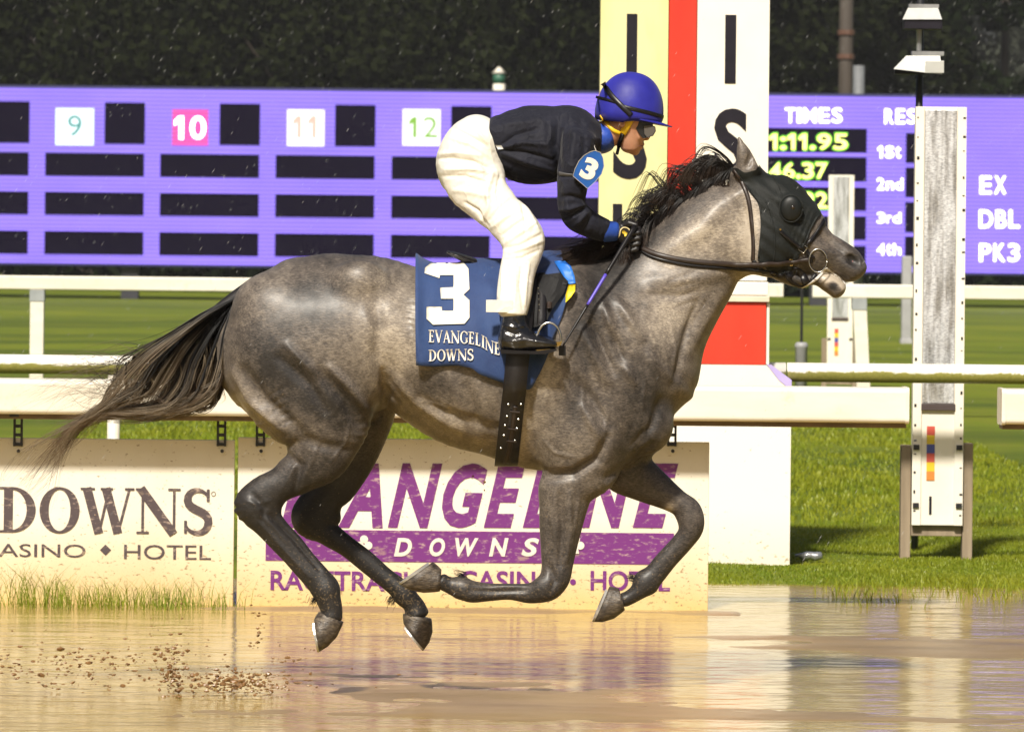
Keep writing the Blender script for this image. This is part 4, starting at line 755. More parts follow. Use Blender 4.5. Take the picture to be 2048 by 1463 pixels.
# hooves: a ring at the coronet lofted to the ground edge, with a steel shoe below
HOOF = NT('hoof_horn'); n = HOOF.noise(38, 5, 0.7, (1, 1, 2.2)); HOOF.set(Base_Color=HOOF.ramp(n, [(0.32, (0.016, 0.013, 0.011)), (0.5, (0.07, 0.055, 0.042)), (0.66, (0.15, 0.12, 0.085)), (0.8, (0.30, 0.24, 0.16))]), Roughness=0.38); HOOF.bump(HOOF.noise(80, 4, 0.6, (1, 1, 3)), 0.55, 0.005); HOOFM = HOOF.m
SHOE = M('aluminium_shoe', (0.62, 0.61, 0.58), (0.4, 0.39, 0.37), 20, 0.35, metallic=0.6)
def hoof(ch, cf, to, he, b0, b1, d):
    y = d * PXM; A, B, T, H = (np.array(W(*p, y)[:]) for p in (ch, cf, to, he)); n = 26; m = MB(); rings = []; b0 *= 0.93; fo = np.cross(T - B, [0, 1.0, 0]); fo /= np.linalg.norm(fo); fo = fo if np.dot(fo, B - A) > 0 else -fo
    for k in (0.0, 0.12, 0.4, 0.75, 1.0):
        P0 = A + (H - A) * k; P1 = B + (T - B) * k + fo * math.sin(math.pi * min(1, k * 0.93)) * 9 * PXM; c = (P0 + P1) / 2; ax = (P1 - P0) / 2; w = (b0 + (b1 - b0) * k) * PXM
        bul = 1.0 + 0.03 * math.sin(math.pi * k); rings.append([c + ax * math.cos(q) * bul + np.array([0, 1, 0]) * math.sin(q) * w * (1 - 0.18 * max(0, -math.cos(q))) for q in np.linspace(0, 2 * math.pi, n + 1)[:-1]])
    v = [p for r in rings for p in r]; f = [[i * n + j, i * n + (j + 1) % n, (i + 1) * n + (j + 1) % n, (i + 1) * n + j] for i in range(4) for j in range(n)]
    f += [list(range(n))[::-1], [4 * n + j for j in range(n)]]; o = mobj('hoof', v, f, HOOFM, horse, True)
    sole = np.cross((T - H), [0, 1, 0]); sole /= np.linalg.norm(sole)
    if np.dot(sole, (H + T) / 2 - (A + B) / 2) < 0: sole = -sole
    R0 = np.array(rings[-1]); cen = R0.mean(0); js = [j for j in range(n) if j <= 10 or j >= n - 10]; js = sorted(js, key=lambda j: (j + n // 2) % n)
    v = []; 
    for j in js: v += [cen + (R0[j] - cen) * 1.02 + sole * 0.001, cen + (R0[j] - cen) * 0.72 + sole * 0.001, cen + (R0[j] - cen) * 0.72 + sole * 0.008, cen + (R0[j] - cen) * 1.03 + sole * 0.008]
    k = len(js); f = [[i * 4 + a, i * 4 + (a + 1) % 4, (i + 1) * 4 + (a + 1) % 4, (i + 1) * 4 + a] for i in range(k - 1) for a in range(4)] + [[0, 1, 2, 3], [(k - 1) * 4 + q for q in (3, 2, 1, 0)]]
    mobj('horseshoe', v, f, SHOE, o)
hoof((638, 1222), (687, 1243), (638, 1301), (628, 1238), 23, 27, -76); hoof((806, 1226), (863, 1236), (847, 1297), (807, 1246), 23, 27, 74); hoof((883, 1138), (880, 1182), (801, 1167), (866, 1123), 22, 26, -62); hoof((1238, 1176), (1250, 1219), (1188, 1241), (1219, 1172), 22, 26, 62)
MB().lathe([(0.002, -0.004), (0.010, -0.001), (0.012, 0.004), (0.004, 0.006)], W(1705, 524, -17 * PXM), 'y', 12).build('nostril_lining', M('pink_lining', (0.42, 0.12, 0.10), (0.25, 0.06, 0.05), 90, 0.35), horse, True)
# hair
#FET
def hair(name, strands, mat, parent, r0=0.0010):
    """strands: arrays (n, 3) of world points"""
    V = []; F = []; T = []; C = []; b = 0
    for st, rad, shade in strands:
        st = np.asarray(st); n = len(st); tg = np.gradient(st, axis=0); tg /= np.linalg.norm(tg, axis=1)[:, None] + 1e-12; a = np.cross(tg, [0.1, 1, 0.2]); a /= np.linalg.norm(a, axis=1)[:, None] + 1e-12; c = np.cross(tg, a)
        tt = np.linspace(0, 1, n); rr = (rad * np.clip(1.15 - tt ** 2, 0.12, 1))[:, None]
        ring = np.stack([st + (a * math.cos(q) + c * math.sin(q)) * rr for q in (0, 2.094, 4.189)], 1).reshape(-1, 3); V.append(ring)
        i = np.arange(n - 1)[:, None] * 3 + b
        for j in range(3): F.append(np.concatenate([i + j, i + (j + 1) % 3, i + 3 + (j + 1) % 3, i + 3 + j], 1))
        T.append(np.repeat(tt, 3)); C.append(np.full(3 * n, shade)); b += 3 * n
    o = mobj(name, np.concatenate(V), np.concatenate(F), mat, parent, True); attr(o, 'along', np.concatenate(T)); attr(o, 'shade', np.concatenate(C)); return o
def hair_mat(name, stops):
    t = NT(name); a = t.new('ShaderNodeAttribute'); a.attribute_name = 'along'; s_ = t.new('ShaderNodeAttribute'); s_.attribute_name = 'shade'
    t.set(Base_Color=t.ramp(t.math('ADD', a.outputs['Fac'], t.math('MULTIPLY', t.math('SUBTRACT', s_.outputs['Fac'], 0.5), 0.5)), stops), Roughness=0.42, Specular_IOR_Level=0.3); return t.m
def spl(p, n):
    p = np.asarray(p, dtype=float); k = len(p); t = np.linspace(0, k - 1, n); i = np.minimum(t.astype(int), k - 2); u = (t - i)[:, None]; P = lambda j: p[np.clip(j, 0, k - 1)]
    a, b, c, d = P(i - 1), P(i), P(i + 1), P(i + 2); return 0.5 * (2 * b + (c - a) * u + (2 * a - 5 * b + 4 * c - d) * u ** 2 + (3 * b - a - 3 * c + d) * u ** 3)
def px3(p, yy): return np.array([W(q[0], q[1], y)[:] for q, y in zip(p, yy)])
TG = [[(480, 592), (420, 618), (350, 660), (288, 694), (243, 722), (228, 765), (214, 800), (160, 845), (110, 880), (42, 945)],
      [(474, 597), (412, 634), (352, 684), (306, 736), (276, 786), (225, 810), (165, 842), (128, 872), (112, 930), (94, 976)],
      [(468, 602), (425, 655), (385, 716), (364, 776), (320, 814), (250, 824), (190, 832), (140, 862), (72, 908), (14, 962)],
      [(466, 608), (440, 668), (422, 730), (404, 784), (368, 816), (300, 829), (236, 822), (162, 848), (122, 900), (104, 962)],
      [(464, 611), (450, 668), (446, 724), (432, 774), (396, 808), (340, 824), (290, 826), (240, 818), (190, 822), (150, 842)],
      [(466, 612), (458, 655), (452, 700), (448, 740), (440, 765), (424, 785), (404, 800), (380, 812), (350, 820), (320, 824)]]
TG = [spl(g, 30) for g in TG]; st = []; r = np.random.default_rng(5)
for c_ in range(112):
    u = (c_ + r.random()) / 112 * 4.98; i = int(u); w = u - i; g0 = TG[i] * (1 - w) + TG[i + 1] * w; L0 = r.uniform(0.38, 0.98); ph = r.uniform(0, 6.28, 4); fr = r.uniform(1.0, 3.4, 2); am = r.normal(0, 1.5, 2); yc = r.normal(0, 0.028); sh = r.random()
    for q in range(15):
        L = np.clip(L0 + r.normal(0, 0.09), 0.3, 1.0); g = spl(g0[:max(6, int(30 * L))], 26); tt = np.linspace(0, L, 26); pin = 1 - 0.8 * np.clip((tt - 0.5) / 0.2, 0, 1) * (1 - np.clip((tt - 0.72) / 0.2, 0, 1))
        amp = (3 + 15 * tt) * pin; g = g + np.stack([np.sin(ph[0] + fr[0] * 3 * tt) * amp * am[0], np.sin(ph[1] + fr[1] * 3 * tt) * amp * am[1]], -1) * (0.25 + tt[:, None]) + (r.normal(0, 1, 2) * (0.8 + 4.2 * tt * pin)[:, None]) + np.stack([np.sin(r.uniform(0, 6.28) + r.uniform(4, 9) * tt), np.sin(r.uniform(0, 6.28) + r.uniform(4, 9) * tt)], -1) * (4.5 * tt * pin)[:, None]
        y = yc * (1 + 1.5 * np.sin(np.pi * np.clip(tt, 0, 1))) + r.normal(0, 0.005) + 0.01 * np.sin(ph[2] + 4 * tt); st.append((px3(g, y), r.uniform(0.0008, 0.0015), 0.6 * sh + 0.4 * r.random()))
for c_ in range(64):
    x0 = r.uniform(245, 452); y0 = np.interp(x0, [228, 243, 288, 350, 420, 480], [765, 722, 694, 660, 618, 592]) + r.uniform(4, 26); k = r.normal(0, 1, 3); yc = r.normal(-0.01, 0.03); sh = r.random(); bt = r.uniform(780, 822); s_x = 1 if x0 > 330 else 0.4
    for q in range(11):
        g = np.array([(x0 + 6, y0 - 6), (x0 + 2 + 4 * k[0], y0 + (bt - y0) * 0.25), (x0 + 6 * k[0] + 8 * s_x, y0 + (bt - y0) * 0.55), (x0 - 6 + 10 * k[1], y0 + (bt - y0) * 0.85), (x0 - 34 + 14 * k[2], bt + 6), (x0 - 70 + 16 * k[2], bt + 8 + 6 * k[1])]) + r.normal(0, 1.8, (6, 2)) * np.linspace(0.5, 1.6, 6)[:, None]
        n_ = r.integers(12, 20); st.append((px3(spl(g, 20)[:n_], np.full(n_, yc + r.normal(0, 0.004))), r.uniform(0.0007, 0.0013), 0.3 + 0.5 * sh + 0.2 * r.random()))
for q in range(130):
    s0 = (r.uniform(210, 380), 0); x0 = s0[0]; y0 = 690 + (300 - x0) * 0.5 + r.uniform(-10, 90); e_ = (r.uniform(20, 180), r.uniform(690, 860)); mid = ((x0 + e_[0]) / 2 + r.uniform(-30, 30), (y0 + e_[1]) / 2 + r.uniform(-35, 25))
    g = spl([(x0, y0), ((x0 + mid[0]) / 2, (y0 + mid[1]) / 2 + r.uniform(-12, 12)), mid, e_], 18); st.append((px3(g, np.linspace(0, r.normal(0, 0.06), 18)), r.uniform(0.0005, 0.0008), r.random()))
tail = hair('tail', st, hair_mat('tail_hair', [(0.0, (0.004, 0.004, 0.005)), (0.26, (0.007, 0.006, 0.006)), (0.42, (0.070, 0.055, 0.038)), (0.66, (0.23, 0.18, 0.12)), (1.0, (0.12, 0.075, 0.045))]), horse)
MB().tube(px3(spl([(500, 580), (470, 596), (430, 622), (390, 648)], 14), [0] * 14).tolist(), 0.02, 10, rs=np.linspace(0.034, 0.008, 14)).build('dock', M('dock_skin', (0.012, 0.010, 0.010)), tail, True)
st = []; CRE = spl([(1470, 340), (1437, 354), (1404, 377), (1363, 404), (1322, 432), (1285, 470), (1250, 500), (1215, 518), (1180, 528)], 60)
for c_ in range(150):
    u0 = (c_ + r.random()) / 150; k = r.normal(0, 1); k2 = r.normal(0, 1); l0 = r.uniform(0.5, 1.25); fall = r.random() < 0.42 and u0 < .7; sgn = -1 if r.random() < 0.75 else 1; sh = r.random(); lift_ = r.uniform(0.3, 1.0)
    for q in range(15):
        u = np.clip(u0 + r.normal(0, 0.008), 0, 1); b = CRE[min(59, int(u * 59))] + r.normal(0, 2.0, 2) + np.array([2, 6]); wth = np.clip((u - 0.55) / 0.25, 0, 1); l = l0 * r.uniform(0.8, 1.1)
        up = np.array([(0, 0), (-8 + 6 * k, -20), (-24 + 10 * k, -36), (-46 + 10 * k, -36 + 10 * k2), (-62 + 8 * k, -16 + 8 * k2), (-70 + 8 * k, 10 + 10 * k2)]) * l * (1.0 - 0.25 * u)
        bk = np.array([(0, 0), (-22, -10 + 4 * k), (-50, -18 + 7 * k), (-82, -18 + 10 * k), (-112, -8 + 14 * k), (-138, 4 + 16 * k)]) * l * 0.8
        dn = np.array([(0, 0), (-8, -8), (-20, 0), (-30, 16 + 4 * k), (-34, 36 + 4 * k), (-26 + 8 * k2, 56)]) * l
        g = dn if fall else up * (1 - wth) + bk * wth
        g = spl(b + g, 16); tq = np.linspace(0, 1, 16); g = g + r.normal(0, 1, 2) * (3.2 * tq)[:, None]
        off = (0.010 + 0.04 * tq ** 0.6 * lift_ + (0.05 * tq if u > .5 else 0)) * sgn + r.normal(0, 0.003)
        st.append((px3(g, off), r.uniform(0.0010, 0.0018), 0.6 * sh + 0.4 * r.random()))
hair('mane', st, hair_mat('mane_hair', [(0.0, (0.010, 0.008, 0.007)), (0.4, (0.005, 0.004, 0.004)), (0.8, (0.018, 0.011, 0.008)), (1.0, (0.05, 0.03, 0.018))]), horse)

for (x0, y0), d_, (dx, dy) in (((629, 1196), -76, (-4, 12)), ((783, 1196), 74, (-4, 12)), ((928, 1152), -62, (-14, -5)), ((1266, 1156), 62, (-9, -3))):
    fh = []
    for q in range(70):
        b = np.array([x0, y0]) + r.normal(0, 4.5, 2); yy = d_ * PXM + r.normal(0, 0.012); k = r.uniform(0.5, 1.3); g = np.array([b + (2, 0), b + np.array([dx, dy]) * 0.4 * k, b + np.array([dx, dy]) * k + r.normal(0, 2, 2)]); fh.append((px3(spl(g, 6), [yy] * 6), 0.0008, r.random()))
    hair('fetlock_hair', fh, M('fetlock_black', (0.014, 0.012, 0.011), None, 30, 0.6), horse)

# =================================================================== TACK
EYE = Vector((0, -D0, CAMH))
def cast(bvh, px, py, lift=0.0):
    d = (W(px, py, 0) - EYE).normalized(); loc, n, i, dist = bvh.ray_cast(EYE, d)
    if loc is None: return None, None
    if n.dot(d) > 0: n = -n
    return loc + n * lift, n
def bvh_of(*objs):
    V = []; F = []
    for o in objs:
        b = len(V); off = WL[o.name]; V += [tuple(q.co + off) for q in o.data.vertices]; F += [[b + i for i in p.vertices] for p in o.data.polygons]
    return BVHTree.FromPolygons(V, F)
def strap(name, pts, w, mat, parent, bvh=None, lift=0.002, th=0.003, y=None, n=None, wrap=False):
    """a leather strap laid along photo points on the surface below it"""
    p = spl(pts, n or max(8, len(pts) * 8)); P = []; N = []
    for i, q in enumerate(p):
        loc = nn = None
        if bvh is not None: loc, nn = cast(bvh, q[0], q[1], lift)
        if loc is None:
            yy = y(i / (len(p) - 1)) if callable(y) else (y if y is not None else (P[-1].y if P else -0.1)); loc = W(q[0], q[1], yy); nn = Vector((0, -1, 0)) if not N else N[-1]
        P.append(loc); N.append(nn)
    m = MB(); v = []; k = len(P); ww = w * PXM / 2
    for i in range(k):
        t_ = (P[min(i + 1, k - 1)] - P[max(i - 1, 0)]).normalized(); a = sum((N[j] for j in range(max(0, i - 2), min(k, i + 3))), Vector()).normalized(); s_ = a.cross(t_).normalized() * (ww if not callable(w) else w(i / (k - 1)) * PXM / 2)
        v += [P[i] - s_, P[i] + s_, P[i] + s_ * 0.8 + a * th, P[i] - s_ * 0.8 + a * th]
    f = [[i * 4 + a, i * 4 + (a + 1) % 4, (i + 1) * 4 + (a + 1) % 4, (i + 1) * 4 + a] for i in range(k - 1) for a in range(4)] + [[3, 2, 1, 0], [(k - 1) * 4 + q for q in range(4)]]
    return mobj(name, v, f, mat, parent, True)
def patch(name, v2, f, mat, parent, bvh, lift, th=0.0015, cuts=2, y=None, smooth=True):
    """flat pieces given in photo pixels, laid on a surface with a real thickness"""
    bm = bmesh.new(); vs = [bm.verts.new((a[0], a[1], 0)) for a in v2]
    for q in f:
        try: bm.faces.new([vs[i] for i in q])
        except ValueError: pass
    bmesh.ops.triangulate(bm, faces=bm.faces[:])
    for _ in range(cuts): bmesh.ops.subdivide_edges(bm, edges=[e_ for e_ in bm.edges if e_.calc_length() > 9], cuts=1, use_grid_fill=True); bmesh.ops.triangulate(bm, faces=bm.faces[:])
    bm.verts.index_update(); V = []; fwd = Vector((0, -1, 0)); H = [cast(bvh, q.co.x, q.co.y, 0.0)[0] for q in bm.verts]; ok = [(q.co.x, q.co.y, h_.y) for q, h_ in zip(bm.verts, H) if h_ is not None]
    for q, h_ in zip(bm.verts, H):
        yy = h_.y if h_ is not None else (min(ok, key=lambda o_: (o_[0] - q.co.x) ** 2 + (o_[1] - q.co.y) ** 2)[2] if ok else (y or -0.2))
        V.append((W(q.co.x, q.co.y, yy - lift), fwd))
    F = [[w.index for w in q.verts] for q in bm.faces]; k = len(V)
    top = [p + n * th for p, n in V]; bot = [p for p, n in V]; bnd = [(e_.verts[0].index, e_.verts[1].index) for e_ in bm.edges if e_.is_boundary]; bm.free()
    F2 = F + [[k + i for i in q][::-1] for q in F] + [[a, b, k + b, k + a] for a, b in bnd]
    return mobj(name, top + bot, F2, mat, parent, smooth)
from mathutils.geometry import tessellate_polygon
def poly(pts): return [tuple(p) for p in pts], [list(q) for q in tessellate_polygon([[Vector((p[0], p[1], 0)) for p in pts]])]
BLACKL = M('black_leather', (0.010, 0.009, 0.010), (0.006, 0.005, 0.006), 25, 0.36, 0.15, 120, 0.002, spec=0.35); BROWNL = M('brown_leather', (0.032, 0.020, 0.014), (0.016, 0.010, 0.008), 25, 0.42, 0.15, 120, 0.002)
STEEL = M('steel', (0.65, 0.65, 0.63), (0.5, 0.5, 0.48), 30, 0.22, metallic=1.0); BRASS = M('brass', (0.75, 0.52, 0.18), (0.55, 0.36, 0.10), 30, 0.25, metallic=1.0)
# --- saddle cloth draped over the back
t = NT('blue_cloth'); n = t.noise(7, 5, 0.6); nf = t.noise(260, 3, 0.6); t.set(Base_Color=t.ramp(n, [(0.3, (0.008, 0.026, 0.105)), (0.7, (0.018, 0.052, 0.165))]), Roughness=0.75, Sheen_Weight=0.12); t.bump(t.math('ADD', t.math('MULTIPLY', nf, 0.4), t.math('MULTIPLY', t.noise(30, 3), 0.8)), 0.35, 0.006); BLUEC = t.m
CLW = M('cream_applique', (0.80, 0.76, 0.66), (0.72, 0.67, 0.56), 10, 0.6, 0.15, 90, 0.002)
bot = np.array([(836, 730), (870, 733), (918, 731), (946, 735), (962, 748), (1010, 766), (1040, 776), (1064, 775), (1080, 745), (1098, 705), (1120, 640), (1134, 596)])
bl = np.concatenate([[0], np.cumsum(np.linalg.norm(np.diff(bot, axis=0), axis=1))]); NU, NV = 58, 46; V = []
cz = W(960, 730, 0).z
for i in range(NU):
    s_ = bl[-1] * i / (NU - 1); xb, yb = np.interp(s_, bl, bot[:, 0]), np.interp(s_, bl, bot[:, 1]); xt = 831 + (1120 - 831) * i / (NU - 1)
    def ring(px):
        x = W(px, 640, 0).x; out = []
        for a in np.linspace(0, 1.9, 60):
            d = Vector((0, -math.sin(a), math.cos(a))); o = Vector((x, 0, cz)) + d * 0.5; loc, n, *_ = HBVH.ray_cast(o, -d)
            out.append((loc + d * 0.009) if loc else Vector((x, 0, cz)) + d * 0.3)
        return out
    ra = ring(xb); pyb = to_px(np.array([q[:] for q in ra]))[1]; ab = np.interp(yb, np.maximum.accumulate(pyb), np.linspace(0, 1.9, 60))
    for j in range(NV):
        tt = -0.75 + 1.75 * j / (NV - 1); x = xt + (xb - xt) * max(tt, 0) ** 1.2; a = abs(tt) * ab; rr = ring(x) if j % 1 == 0 else rr
        fi = a / 1.9 * 59; k0 = min(58, int(fi)); P = rr[k0] + (rr[k0 + 1] - rr[k0]) * (fi - k0); P = Vector(P)
        if tt < 0: P.y = -P.y
        hem = max(0, tt - 0.45) / 0.55; out = 0.004 + 0.026 * math.exp(-(tt / 0.36) ** 2) + 0.012 * hem * (0.5 + 0.5 * math.sin(i * 0.47 + 0.6)) + 0.006 * math.sin(i * 0.23 + tt * 5) * max(tt, 0) + 0.0035 * math.sin(i * 0.61 - tt * 7 + 1.3) * max(tt, 0) + 0.003 * math.sin(i * 0.35 + tt * 13) * max(0, tt) + 0.007 * math.exp(-((i - 8 + 6 * tt) / 1.6) ** 2) * max(0, tt - 0.2) + 0.016 * math.exp(-((i - 24 - 5 * tt) / 3.0) ** 2) * max(0, tt) ** 1.5
        dv = Vector((0, -math.sin(a) * (1 if tt >= 0 else -1), math.cos(a))); V.append(P + dv * (out + (0.010 * math.exp(-(i / 1.6) ** 2) if tt > -.2 else 0)))
F = [[i * NV + j, (i + 1) * NV + j, (i + 1) * NV + j + 1, i * NV + j + 1] for i in range(NU - 1) for j in range(NV - 1)]
cloth = empty('saddle_cloth', WL['racehorse'] + Vector((0.05, 0, 1.2)), 'royal blue number cloth with a big white three under the saddle', 'saddle cloth')
cl = mobj('cloth', V, F, BLUEC, cloth, True); sm = cl.modifiers.new('thickness', 'SOLIDIFY'); sm.thickness = 0.003; sm.offset = 1
CBVH = BVHTree.FromPolygons([v_[:] for v_ in V], F)
three = [(861, 526), (927, 524), (937, 537), (939, 578), (927, 589), (939, 600), (939, 635), (929, 647), (866, 649), (853, 637), (853, 613), (884, 613), (884, 621), (907, 621), (907, 597), (882, 597), (880, 575), (907, 574), (907, 550), (880, 550), (879, 556), (849, 546), (850, 535)]
patch('number', *poly(three), CLW, cloth, CBVH, 0.006, 0.001, 4)
def cloth_text(s_, x0, x1, ya, yb, h, sag=None):
    v, f = serif_text(s_, 0.17, 0.07, 0.05, 0.0)
    vv = []
    for a in v:
        x = x0 + (x1 - x0) * a[0]; vv.append((x, (ya + (yb - ya) * a[0]) - h * a[1] + (sag(x) if sag else 0)))
    return vv, f
for s_, x0, x1, ya, yb, h, sag in (('EVANGELINE', 857, 999, 685, 690, 27, lambda x: 22 / (1 + math.exp(-(x - 972) / 9.0))), ('DOWNS', 857, 947, 723, 721, 25, None)):
    vv, f = cloth_text(s_, x0, x1, ya, yb, h, sag); patch('lettering', vv, f, CLW, cloth, CBVH, 0.0055, 0.0008, 1)
# --- girth all the way round
def girth_strip(name, ca, cb, w, mat, parent, lift, th, a0=0.55, a1=2 * math.pi - 0.55, n=90):
    A, B = W(*ca, 0), W(*cb, 0); P = []; cc = Vector((0, 0, W(1020, 730, 0).z)); m = []
    for a in np.linspace(a0, a1, n):
        d = Vector((0, -math.sin(a), math.cos(a))); z = cc.z
        for _ in range(3):
            x = A.x + (z - A.z) / (B.z - A.z) * (B.x - A.x); loc, nn, *_ = HBVH.ray_cast(Vector((x, 0, cc.z)) + d * 0.40, -d); z = loc.z if loc else cc.z + d.z * 0.3
        P.append((loc if loc else Vector((x, 0, cc.z)) + d * 0.3, d))
    v = []; k = len(P); wx = w * PXM / 2
    for p, d in P:
        ex = 0.002 + 0.034 * min(1, max(0, (p.z - W(1020, 800, 0).z) / 0.06))
        for s_, q in ((-1, 0), (1, 0), (1, th), (-1, th)): v.append(p + d * (lift + ex + q) + Vector((s_ * wx, 0, 0)))
    f = [[i * 4 + a, i * 4 + (a + 1) % 4, (i + 1) * 4 + (a + 1) % 4, (i + 1) * 4 + a] for i in range(k - 1) for a in range(4)] + [[3, 2, 1, 0], [(k - 1) * 4 + q for q in range(4)]]
    return mobj(name, v, f, mat, parent, True)
gi = empty('girth', W(1015, 925, 0), 'black girth band buckled around the belly below the number cloth', 'girth')
girth_strip('band', (1043, 640), (1013, 915), 46, M('girth_web', (0.014, 0.012, 0.013), (0.008, 0.007, 0.008), 40, 0.42, 0.3, 150, 0.002), gi, 0.006, 0.005)
GB = bvh_of([o for o in bpy.data.objects if o.parent == gi][0])
strap('tongue', [(1031, 812), (1026, 850), (1020, 890), (1012, 924)], 10, BROWNL, gi, GB, 0.001, 0.003)
for i, (x, y_) in enumerate(((1017, 808), (1042, 808), (1014, 832), (1037, 838), (1010, 850), (1034, 856), (1008, 870), (1030, 880), (1002, 895))):
    loc, nn = cast(GB, x, y_, 0.001)
    if loc: MB().lathe([(0.0035, 0.0), (0.0035, -0.002), (0.001, -0.003)], loc, 'y', 8).build('rivet', STEEL, gi)
for y_ in (822, 856, 880): strap('keeper', [(1020 - (y_ - 822) * .12, y_), (1040 - (y_ - 822) * .12, y_ + 2)], 5, BROWNL, gi, GB, 0.004, 0.002)
# --- saddle
SB = bvh_of(cl)
sd = empty('saddle', W(1020, 560, 0), 'tiny black racing saddle with stirrup leathers under the jockey', 'saddle')
lo, hi = W(870, 640, 0), W(1180, 480, 0); SF = Field((lo.x, -0.16, lo.z), (hi.x, 0.16, hi.z), 0.005)
SF.sweep([(894, 501, 897, 507, 46, 0), (920, 506, 918, 520, 52, 0), (960, 519, 958, 540, 50, 0), (1005, 532, 1005, 556, 46, 0), (1050, 522, 1052, 560, 42, 0), (1085, 517, 1090, 562, 40, 0), (1104, 526, 1106, 560, 36, 0)], 0.0, 5, cap0=3, cap1=10)
SP, SFc = SF.mesh(2); mobj('seat', SP, SFc, BLACKL, sd, True)
patch('flap', *poly([(1064, 545), (1096, 548), (1120, 545), (1136, 562), (1128, 585), (1104, 618), (1090, 650), (1062, 655), (1052, 620), (1056, 570)]), M('saddle_black', (0.009, 0.009, 0.010), (0.006, 0.006, 0.007), 25, 0.62, 0.2, 100, 0.002, spec=0.2), sd, SB, 0.014, 0.004, 3, y=-0.2, smooth=False)
patch('pad', *poly([(1108, 522), (1128, 520), (1142, 532), (1149, 552), (1151, 566), (1138, 568), (1124, 548)]), M('bright_blue_pad', (0.02, 0.17, 0.62), (0.015, 0.13, 0.5), 12, 0.5), sd, SB, 0.010, 0.008, 3, y=-0.12)
patch('pad_tip', *poly([(1137, 569), (1151, 568), (1150, 582), (1142, 594), (1131, 605), (1131, 590)]), M('bright_yellow_pad', (0.72, 0.58, 0.015), (0.62, 0.48, 0.01), 12, 0.5), sd, SB, 0.010, 0.008, 2, y=-0.17)
strap('stirrup_leather', [(1082, 545), (1084, 580), (1084, 615), (1082, 650)], 17, BLACKL, sd, None, y=lambda k: -0.20 - 0.135 * k, th=0.004); strap('stirrup_leather', [(1096, 560), (1099, 590), (1098, 616)], 10, BROWNL, sd, None, y=lambda k: -0.205 - 0.09 * k, th=0.004)
for i in range(6): MB().lathe([(0.0022, 0), (0.0022, -0.002)], W(1076 + 0.5 * i, 565 + 11 * i, -0.228 - 0.02 * i), 'y', 8).build('eyelet', STEEL, sd)
yS = -0.342
MB().tube([W(1096 + 24 * math.cos(q) + 2, 678 - 33 * math.sin(q), yS) for q in np.linspace(-0.25, math.pi + 0.25, 26)], 0.0045, 8).build('stirrup_iron', STEEL, sd, True)
MB().prism([W(*p, yS - 0.02) for p in [(1070, 698), (1096, 686), (1121, 683), (1122, 690), (1100, 698), (1076, 703)]][::-1], (0, 0.05, 0)).build('stirrup_tread', BRASS, sd)

# --- blinker hood: a fitted shell over the upper head
def shell(name, polygon, mat, parent, lift, V=HP, Fc=HFc, N=HN):
    pxv, pyv = to_px(V); pg = np.array(polygon, dtype=float); ins = np.zeros(len(V), dtype=bool); n = len(pg)
    for i in range(n):
        a, b = pg[i], pg[(i + 1) % n]; c = ((a[1] > pyv) != (b[1] > pyv)) & (pxv < (b[0] - a[0]) * (pyv - a[1]) / (b[1] - a[1] + 1e-9) + a[0]); ins ^= c
    keep = ins[Fc].any(1); F = Fc[keep]; ids = np.unique(F); mp = np.full(len(V), -1); mp[ids] = np.arange(len(ids)); Q = V[ids].copy(); nn = N[ids]; out = ~ins[ids]; X, Y = pxv[ids], pyv[ids]
    for k in np.where(out)[0]:
        best = 1e9
        for i in range(n):
            a, b = pg[i], pg[(i + 1) % n]; d = b - a; t_ = np.clip(((X[k] - a[0]) * d[0] + (Y[k] - a[1]) * d[1]) / (d @ d), 0, 1); c = a + d * t_; e_ = (c[0] - X[k]) ** 2 + (c[1] - Y[k]) ** 2
            if e_ < best: best = e_; bc = c
        w = W(bc[0], bc[1], Q[k][1]); Q[k][0], Q[k][2] = w.x, w.z
    pq, pr_ = to_px(Q); lift = lift + 0.0022 * np.sin(pq * 0.55 + pr_ * 0.22)[:, None] * np.clip((pq - 1570) / 40, 0, 1)[:, None] * np.clip((pr_ - 400) / 60, 0, 1)[:, None] + 0.002 * np.sin(pq * 0.16 - pr_ * 0.21)[:, None]; F = mp[F]; o = mobj(name, np.concatenate([Q + nn * lift, Q + nn * 0.0008]), np.concatenate([F, F[:, ::-1] + len(Q)]), mat, parent, True); return o
t = NT('hood_mesh'); nf = t.noise(300, 2, 0.5); t.set(Base_Color=t.ramp(t.noise(9, 4), [(0.3, (0.005, 0.0065, 0.006)), (0.7, (0.010, 0.012, 0.011))]), Roughness=0.6, Specular_IOR_Level=0.25, Sheen_Weight=0.04); t.bump(t.math('ADD', nf, t.math('MULTIPLY', t.noise(28, 3), 1.2)), 0.35, 0.005); HOODM = t.m
hd = empty('blinker_hood', W(1560, 540, 0), 'dark green black blinker hood with round eye cups on the horse head', 'blinkers')
hs = shell('hood', [(1461, 338), (1486, 363), (1502, 385), (1519, 407), (1524, 445), (1522, 481), (1516, 520), (1545, 548), (1580, 545), (1598, 510), (1612, 483), (1622, 456), (1640, 428), (1620, 380), (1560, 330), (1524, 318), (1512, 340), (1490, 346), (1474, 336)], HOODM, hd, 0.006)
HDB = bvh_of(hs, body)
for q, w_ in (([(1474, 346), (1486, 364), (1502, 386), (1518, 408), (1523, 445), (1521, 481), (1517, 516)], 4), ([(1634, 434), (1621, 458), (1611, 484), (1598, 508)], 4), ([(1545, 350), (1560, 378), (1564, 395)], 2.5), ([(1530, 400), (1545, 440), (1550, 490), (1546, 530)], 2.5)): strap('binding', q, w_, HOODM, hd, HDB, 0.0005, 0.0022, n=30)
